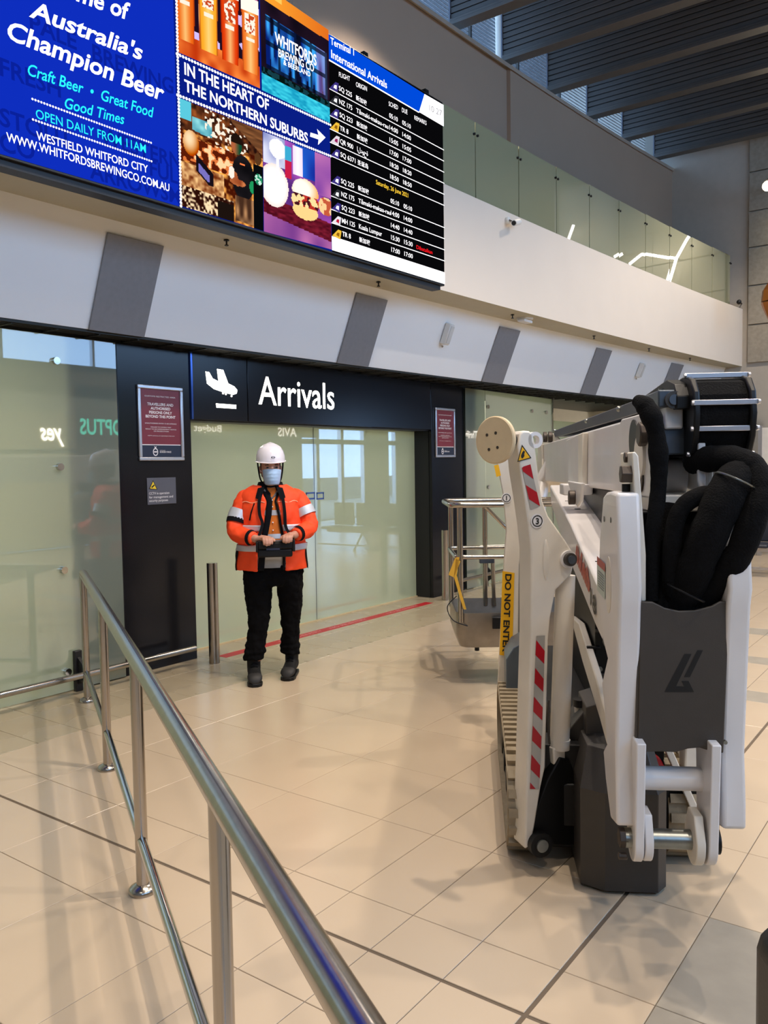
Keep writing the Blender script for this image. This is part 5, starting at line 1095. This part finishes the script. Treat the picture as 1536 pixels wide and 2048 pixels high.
# hands resting on the top of the control box, fingers bent over its front edge
def hand(wr, pc_, dirx, dz):
    px0, py0, pz0 = pc_; w = .040
    bd.tube([h(*wr), h((wr[0]+px0)/2, (wr[1]+py0)/2, (wr[2]+pz0)/2+.006), h(px0, py0, pz0)], [.027, .032, .030], 12, True, .75)
    bd.ring_loft([[h(px0+math.cos(t)*w*k, py0-.012+.03*q, pz0+math.sin(t)*.017*k+dz*q) for t in [2*math.pi*i/14 for i in range(14)]] for q, k in ((-1, .75), (-.3, 1), (.5, 1.02), (1, .9))])
    for i, (fx, ln) in enumerate(((-.031, .92), (-.011, 1.05), (.010, 1.0), (.030, .82))):
        a = px0+fx; b = py0+.018
        bd.tube([h(a*1, b-.01, pz0+.002), h(a+dirx*.004, b+.016*ln, pz0+.004), h(a+dirx*.008, b+.034*ln, pz0-.010), h(a+dirx*.010, b+.040*ln, pz0-.034*ln), h(a+dirx*.010, b+.033*ln, pz0-.050*ln)], [.0105, .0102, .0098, .009, .0078], 10)
    t0 = px0+dirx*.036
    bd.tube([h(px0+dirx*.02, py0-.02, pz0), h(t0+dirx*.008, py0+.004, pz0-.004), h(t0+dirx*.020, py0+.024, pz0-.012), h(t0+dirx*.022, py0+.034, pz0-.022)], [.014, .0125, .0108, .009], 10)
hand(wrL, (-.035, .292, 1.142), 1, -.006); hand(wrR, (.128, .292, 1.158), -1, -.006)
body = bd.build('body', m_skin, man)
rm = body.modifiers.new('fuse', 'REMESH'); rm.mode = 'VOXEL'; rm.voxel_size = .0055; rm.use_smooth_shade = True
smo = body.modifiers.new('soft', 'SMOOTH'); smo.factor = .5; smo.iterations = 3
# -- eyes, hair, mask
for s, ex2 in ((-1, -.022), (1, .048)):
    MB().ball(h(hx+ex2, .118, 1.672), .011, .011, .006, n=10, k=8).build('eye', mat('eye_dark', (40, 34, 30), rough=.3), man, smooth=60)
    MB().tube([h(hx+ex2-.02, .122, 1.690), h(hx+ex2, .128, 1.693), h(hx+ex2+.018, .120, 1.690)], [.003, .0045, .003], 6).build('eyebrow', m_hair, man)
hr_ = MB(); hr_.ring_loft([ell_ring((hx, .015, z), rx, ry, 22, 0, math.radians(62), math.radians(298), False) for z, rx, ry in ((1.60, .070, .085), (1.66, .079, .098), (1.73, .080, .101))], cap=False, closed=False)
ho = hr_.build('hair', m_hair, man, smooth=60); so = ho.modifiers.new('s', 'SOLIDIFY'); so.thickness = .006
mk = MB(); rows_ = []
for i in range(15):
    q = i/14; z = 1.537 + .112*q; bul = math.sin(math.pi*min(1, q*1.05))**.6
    rx = .052+.025*q**.5; ry = .092 + .016*bul + .006*q + (.003 if i in (4, 7, 10) else 0); rows_.append([h(hx+.010+rx*math.sin(t), .051+ry*math.cos(t), z + .012*math.cos(t)*q) for t in [math.radians(-72+144*k/20) for k in range(21)]])
mk.ring_loft(rows_, cap=False, closed=False); mo = mk.build('face_mask', m_maskm, man, smooth=40); so = mo.modifiers.new('s', 'SOLIDIFY'); so.thickness = .003
for s in (-1, 1): MB().tube(spline([h(hx+.01+s*.072, .062, 1.635), h(hx+s*.082, .03, 1.65), h(hx+s*.088, .0, 1.645)], 4), .0018, 6).build('ear_loop', m_ink, mo)
# -- safety helmet
hm = MB(); hc = (hx+.002, .022)
prof_h = [(1.722, .112, .128), (1.735, .112, .130), (1.765, .110, .128), (1.80, .100, .117), (1.83, .080, .094), (1.848, .052, .062), (1.857, .02, .024)]
hm.ring_loft([ell_ring((hc[0], hc[1], z), rx, ry, 36, -.012) for z, rx, ry in prof_h])
he = hm.build('helmet', m_helm, man, smooth=50)
br = MB(); br.ring_loft([[h(hc[0]+(.116+e)*math.sin(t), hc[1]+(.130+e+.028*max(0, math.cos(t))**1.5)*math.cos(t), 1.722-.018*max(0, math.cos(t))+zz) for t in [2*math.pi*i/36 for i in range(36)]] for e, zz in ((-.02, .006), (.0, .004), (.004, 0), (.0, -.004), (-.02, -.002), (-.02, .006))], cap=False)
br.build('brim', m_helm, he, smooth=50)
lg = MB(); lc_ = h(hx+.022, .156, 1.748); lg.ring_loft([[lc_ + mRv*math.cos(t)*.016*k + np.array([0, 0, 1])*math.sin(t)*.0085*k + mFv*(.002) for t in [2*math.pi*i/20 for i in range(20)]] for k in (1, .7)], cap=False); lg.build('helmet_logo', m_navy, he)
for k in (-.6, 0, .5): MB().add([lc_ + mFv*.002 + mRv*(.016*k-.003) + np.array([0, 0, -.005]), lc_ + mFv*.002 + mRv*(.016*k+.001) + np.array([0, 0, -.005]), lc_ + mFv*.002 + mRv*(.016*k+.004) + np.array([0, 0, .005]), lc_ + mFv*.002 + mRv*(.016*k) + np.array([0, 0, .005])], [(0, 1, 2, 3)]).build('helmet_logo', m_navy, he)
for s in (-1, 1): MB().tube(spline([h(hx+s*.098, .03, 1.725), h(hx+s*.093, .035, 1.66), h(hx+s*.078, .045, 1.58), h(hx+s*.045, .06, 1.535), h(hx, .075, 1.523)], 5), .006, 8).build('chin_strap', m_navyc, he, smooth=50)
# -- shirt under the jacket
TR = [(.885, .262, .168, -.02), (.95, .262, .170, -.02), (1.05, .255, .168, -.02), (1.15, .248, .165, -.02), (1.25, .244, .162, -.02), (1.35, .243, .158, -.02), (1.42, .238, .146, -.02), (1.465, .226, .130, -.022), (1.50, .180, .108, -.02), (1.535, .105, .086, -.012)]
tz = [t[0] for t in TR]
def tint(z): return [float(np.interp(z, tz, [t[k] for t in TR])) for k in (1, 2, 3)]
def fold(z, t): return 1 + .018*math.sin(t*5+z*23) + .012*math.sin(t*9-z*41+1)
def tp_(z, t, k=1.0, f=True):
    rx, ry, cy = tint(z); g = fold(z, t) if f else 1
    return h(rx*k*g*math.sin(t), cy+ry*k*g*math.cos(t), z)
sh_ = MB(); zs = np.linspace(.90, 1.515, 26); NA = 48
sh_.ring_loft([[tp_(z, 2*math.pi*i/NA, .90) for i in range(NA)] for z in zs]); shirt = sh_.build('shirt', m_org2, man, smooth=60)
def shirt_band(z0, z1, nm, mt, k=.912):
    b_ = MB(); b_.ring_loft([[tp_(z, math.radians(-60+120*i/24), k) for i in range(25)] for z in np.linspace(z0, z1, 5)], cap=False, closed=False); return b_.build(nm, mt, shirt, smooth=60)
shirt_band(1.305, 1.345, 'reflective_band', m_silver); shirt_band(1.125, 1.162, 'reflective_band', m_silver); shirt_band(.90, 1.0, 'shirt_tail', mat('shirt_tail_grey', (150, 148, 146), rough=.8), .913)
for z in (1.42, 1.37, 1.25, 1.19): MB().ball(tp_(z, .06, .915, False)+mFv*.004, .006, n=8, k=6).build('button', m_ink, shirt)
MB().tube([h(*p) for p in ((-.05, .075, 1.50), (.01, .10, 1.43), (.07, .075, 1.50))], .012, 8).build('shirt_collar', mat('undershirt_grey', (110, 110, 112), rough=.9), shirt, smooth=60)
# -- jacket: open fronted shell, sleeves, bands
def jopen(z): return (math.radians(float(np.interp(z, [.88, 1.1, 1.3, 1.42, 1.47, 1.53], [-25, -20, -10, -7, -14, -30]))), math.radians(float(np.interp(z, [.88, 1.1, 1.3, 1.42, 1.47, 1.53], [22, 24, 17, 11, 17, 30]))))
def jrow(z, k=1.0, n=46, lo=None, hi=None, dz=0.0):
    l, r = jopen(z); a0 = r if lo is None else lo; a1 = 2*math.pi+l if hi is None else hi
    return [tp_(z, a0+(a1-a0)*i/(n-1), k) + np.array([0, 0, dz]) for i in range(n)]
jk = MB(); zz_ = [.878] + list(np.linspace(.885, 1.53, 30)); jk.ring_loft([jrow(z) for z in zz_], cap=False, closed=False)
jack = jk.build('jacket', m_org, man, smooth=70); so = jack.modifiers.new('s', 'SOLIDIFY'); so.thickness = .012; so.offset = 1
for z0, z1 in ((1.185, 1.232), (1.030, 1.078)):
    b_ = MB(); b_.ring_loft([jrow(z, 1.075) for z in np.linspace(z0, z1, 5)], cap=False, closed=False); bo = b_.build('reflective_band', m_silver, jack, smooth=70); so = bo.modifiers.new('s', 'SOLIDIFY'); so.thickness = .003; so.offset = 1
# dark side panels, front facings and collar
for a0, a1 in ((math.radians(74), math.radians(98)), (math.radians(262), math.radians(286))):
    b_ = MB(); b_.ring_loft([jrow(z, 1.07, 10, a0, a1) for z in np.linspace(.875, 1.03, 8)], cap=False, closed=False); b_.build('side_panel', m_navyc, jack, smooth=70)
for s in (0, 1):
    b_ = MB(); rws = []
    for z in np.linspace(.88, 1.53, 24):
        l, r = jopen(z); e = l if s == 0 else r; w_ = math.radians(11 if s == 0 else 4)*(1.0 if z < 1.45 else 1.4); rws.append([tp_(z, e + (w_*k/3 if s == 0 else -w_*k/3), .995 - .015*k/3, False) for k in range(4)])
    b_.ring_loft(rws, cap=False, closed=False); fo = b_.build('front_facing', m_navyc, jack, smooth=70); so = fo.modifiers.new('s', 'SOLIDIFY'); so.thickness = .006
cl_ = MB(); cl_.ring_loft([[h(rx*math.sin(t), -.005+ry*math.cos(t), z + dz*abs(math.sin(t/2))) for t in [math.radians(26+308*i/30) for i in range(31)]] for z, rx, ry, dz in ((1.475, .125, .105, .02), (1.51, .102, .092, .03), (1.535, .094, .090, .03))], cap=False, closed=False)
co_ = cl_.build('collar', m_navyc, jack, smooth=70); so = co_.modifiers.new('s', 'SOLIDIFY'); so.thickness = .010
for s in (-1, 1):
    MB().prism([h(s*.045, .105, 1.525), h(s*.095, .085, 1.515), h(s*.115, .115, 1.44), h(s*.075, .145, 1.425)], mFv*.008).build('collar_flap', m_navyc, jack, bevel=.003)
def sleeve(sh, el, wr, nm):
    path = spline([(sh[0]*.72, sh[1], sh[2]-.005), (sh[0]*.99, sh[1], sh[2]-.012), el, wr], 8); n = len(path); rr = np.interp(np.linspace(0, 1, n), [0, .18, .36, .55, .68, .85, 1], [.058, .073, .073, .071, .070, .060, .048])
    rr = [float(r*(1+.035*math.sin(i*2.1)+.02*math.sin(i*3.7))) for i, r in enumerate(rr)]
    s_ = MB().tube([h(*p) for p in path], rr, 22).build(nm, m_org, jack, smooth=70)
    return path, rr
def ring_on(path, rr, a, b, k, nm, mt):
    P = path[a:b+1]; MB().tube([h(*p) for p in P], [r*k for r in rr[a:b+1]], 22, False).build(nm, mt, jack, smooth=70)
for sh, el, wr, q in ((shL, elL, (wrL[0]-.02, wrL[1]-.02, wrL[2]+.004), 0), (shR, elR, (wrR[0]+.02, wrR[1]-.02, wrR[2]+.006), 1)):
    pth, rr = sleeve(sh, el, wr, 'sleeve'); ring_on(pth, rr, 11, 13, 1.12, 'reflective_band', m_silver)
    if q == 0: ring_on(pth, rr, 13, 14, 1.125, 'dark_band', m_navyc)
    ring_on(pth, rr, len(pth)-3, len(pth)-2, 1.10, 'cuff_piping', m_navyc)
# piping across the chest and neck straps of the remote
m_pip = mat('piping_pale', (255, 190, 150), rough=.6)
for a0, a1 in ((math.radians(-56), math.radians(-10)), (math.radians(12), math.radians(54))):
    MB().tube([tp_(1.408+.006*math.sin(i), a0+(a1-a0)*i/10, 1.075) for i in range(11)], .0028, 6).build('piping', m_pip, jack)
MB().tube([tp_(z, t, 1.08) for z, t in ((1.40, -.50), (1.33, -.60), (1.27, -.66))], .006, 6).build('chest_zip', m_navyc, jack)
# -- jeans
def leg_rings(cx, y0, zs_):
    out = []
    for z, c, rx, ry, y in zs_: out.append([h(c+rx*(1+.03*math.sin(5*t+z*50))*math.sin(t), y+ry*(1+.03*math.sin(4*t+z*70))*math.cos(t), z) for t in [2*math.pi*i/26 for i in range(26)]])
    return out
jn = MB()
jn.ring_loft(leg_rings(0, 0, [(.75, .005, .215, .125, -.03), (.80, .005, .232, .145, -.03), (.88, .005, .240, .152, -.025), (.95, .005, .238, .150, -.02)]))
jn.ring_loft(leg_rings(0, 0, [(.86, -.115, .115, .140, -.02), (.76, -.115, .112, .130, -.01), (.62, -.112, .100, .112, .0), (.50, -.112, .086, .096, .015), (.42, -.118, .080, .088, .02), (.32, -.135, .073, .084, .02), (.285, -.142, .082, .092, .02), (.262, -.146, .072, .082, .02), (.238, -.149, .084, .094, .02), (.219, -.152, .073, .084, .02), (.20, -.154, .082, .092, .022), (.175, -.155, .076, .086, .025)]))
jn.ring_loft(leg_rings(0, 0, [(.86, .125, .110, .138, -.03), (.76, .132, .108, .128, -.04), (.62, .138, .094, .108, -.065), (.50, .138, .080, .092, -.09), (.42, .138, .074, .086, -.10), (.32, .135, .070, .082, -.115), (.285, .133, .078, .090, -.118), (.262, .132, .068, .080, -.12), (.238, .131, .081, .092, -.12), (.219, .13, .070, .082, -.12), (.20, .130, .080, .090, -.118), (.175, .130, .074, .084, -.115)]))
jo = jn.build('jeans', m_jean, man); rm = jo.modifiers.new('fuse', 'REMESH'); rm.mode = 'VOXEL'; rm.voxel_size = .008; rm.use_smooth_shade = True; sm2 = jo.modifiers.new('soft', 'SMOOTH'); sm2.iterations = 4
def wrinkle(o, size, strength, sub=0):
    if sub: sb3 = o.modifiers.new('sub', 'SUBSURF'); sb3.levels = sub; sb3.render_levels = sub
    tx = bpy.data.textures.new('cloth_folds', 'CLOUDS'); tx.noise_scale = size; tx.noise_depth = 2
    d = o.modifiers.new('folds', 'DISPLACE'); d.texture = tx; d.strength = strength; d.mid_level = .5; d.texture_coords = 'LOCAL'
wrinkle(jo, .055, .035)
for c_ in list(jack.children)+[jack]:
    if c_.name.split('.')[0] == 'sleeve': wrinkle(c_, .06, .026, 1)
wrinkle(jack, .09, .022, 1)
# -- boots
def boot(cx, cy, yaw):
    ca, sa2 = math.cos(yaw), math.sin(yaw)
    def b(x, y, z): return h(cx+x*ca+y*sa2, cy-x*sa2+y*ca, z)
    up = MB(); rg = lambda y, w, z0, z1: [b(w*math.sin(t), y, z0+(z1-z0)*(.5+.5*math.cos(t))**.8) for t in [2*math.pi*i/18 for i in range(18)]]
    up.ring_loft([rg(y, w, .018, z1) for y, w, z1 in ((-.115, .022, .08), (-.105, .042, .12), (-.07, .05, .15), (-.02, .05, .16), (.03, .05, .14), (.08, .053, .115), (.13, .056, .10), (.165, .052, .085), (.185, .036, .062), (.192, .015, .04))])
    up.ring_loft([[b((.052+.006*k)*math.sin(t), -.045+(.062+.006*k)*math.cos(t)+.02*(1-k), z) for t in [2*math.pi*i/18 for i in range(18)]] for z, k in ((.07, 0), (.14, .2), (.20, .6), (.245, 1))])
    bo = up.build('boot', m_boot, man); r_ = bo.modifiers.new('fuse', 'REMESH'); r_.mode = 'VOXEL'; r_.voxel_size = .006; r_.use_smooth_shade = True; s2 = bo.modifiers.new('soft', 'SMOOTH'); s2.iterations = 3
    so_ = MB(); outl = [(-.05+.0, -.10), (.0, -.122), (.045, -.10), (.05, -.02), (.052, .06), (.060, .12), (.052, .17), (.022, .198), (-.022, .198), (-.052, .17), (-.060, .12), (-.052, .06), (-.05, -.02)]
    so_.prism([b(x, y, 0) for x, y in outl], (0, 0, .028)).build('sole', m_lk, bo, bevel=.005)
    MB().ring_loft([rg(y, w*1.03, .02, z1*1.03) for y, w, z1 in ((.125, .056, .098), (.165, .053, .086), (.187, .037, .063), (.195, .016, .04))]).build('toe_cap', mat('toe_cap', (30, 28, 27), rough=.6), bo, smooth=60)
    for k in range(5): MB().tube([b(-.028, .055-.02*k, .125+.016*k), b(0, .064-.02*k, .140+.016*k), b(.028, .055-.02*k, .125+.016*k)], .0035, 6).build('lace', m_navyc, bo)
boot(-.158, .035, .06); boot(.135, -.10, -.22)
# -- remote control box hung from neck straps
rc = empty('remote_control', h(.03, .30, 1.0), 'black crane style remote control box held at the waist by the person', 'remote control')
m_rc = mat('remote_black', (13, 13, 15), rough=.55, spec=.3)
def rbox(nm, x0, x1, y0, y1, z0, z1, mt=m_rc, bev=.006): MB().obox(h((x0+x1)/2, (y0+y1)/2, (z0+z1)/2), mRv, mFv, (0, 0, 1), (x1-x0)/2, (y1-y0)/2, (z1-z0)/2).build(nm, mt, rc, bevel=bev)
rbox('box', -.105, .165, .20, .305, 1.06, 1.115, m_rc, .012); rbox('lower_shell', -.105, .155, .205, .30, 1.0, 1.06, m_rc, .012); rbox('top_plate', -.10, .16, .205, .30, 1.115, 1.122, mat('remote_plate', (50, 50, 54), rough=.4))
rbox('front_strip', -.04, .06, .304, .307, 1.055, 1.07, mat('remote_strip', (40, 46, 70), rough=.4), .0); rbox('guard', .155, .175, .19, .31, 1.04, 1.13, m_rc, .006); rbox('guard', -.117, -.10, .19, .31, 1.04, 1.12, m_rc, .006)
for x in (-.06, -.03, .09, .12): MB().cyl(h(x, .255, 1.12), h(x, .255, 1.145), .006, 10).build('joystick', m_lk, rc)
for s, pts in ((0, [(-.055, .09, 1.515), (-.085, .135, 1.42), (-.085, .150, 1.32), (-.065, .165, 1.24), (-.095, .20, 1.15), (-.10, .22, 1.11)]), (1, [(.075, .09, 1.515), (.095, .135, 1.42), (.105, .152, 1.32), (.11, .155, 1.22), (.145, .19, 1.15), (.155, .22, 1.11)])):
    P = spline([np.array(p) for p in pts], 5); sb_ = MB(); sb_.ring_loft([[h(p[0]+dx, p[1]+.012+dy, p[2]) for dx, dy in ((-.012, 0), (.012, 0), (.012, .004), (-.012, .004))] for p in P]); sb_.build('neck_strap', m_navyc, rc, smooth=30)
# ================================================================ LAMPS
for i, (x, y) in enumerate(LAMPS):
    c = c2w(x, y, LAMP_Z)
    e = empty('downlight', c, 'unseen ceiling downlight hung below the slatted baffles', 'lamp', 'ceiling downlights')
    MB().tube([c+np.array([0, 0, .22]), c+np.array([0, 0, .0])], [.09, .10], 20, cap=False).build('housing', m_dark, e, smooth=40)
    MB().cyl(c+np.array([0, 0, .22]), c+np.array([0, 0, .24]), .09, 20).build('cap', m_dark, e); MB().cyl(c+np.array([0, 0, .24]), c+np.array([0, 0, .36]), .015, 8).build('stem', m_dark, e)
    L = bpy.data.lights.new('downlight_lamp', 'SPOT'); L.energy = LAMP_W*(1.7, .7, .8, 1.3, 1.1, 1.2, 1.2, .9, 1.0, 1.3, 1.3, .65, .65)[i]; L.color = LAMP_COL; L.shadow_soft_size = .05 + .04*(i % 3); L.spot_size = math.radians(128); L.spot_blend = .6
    lo = bpy.data.objects.new('downlight_lamp', L); COL.objects.link(lo); lo.parent = e; lo.location = (0, 0, .02)
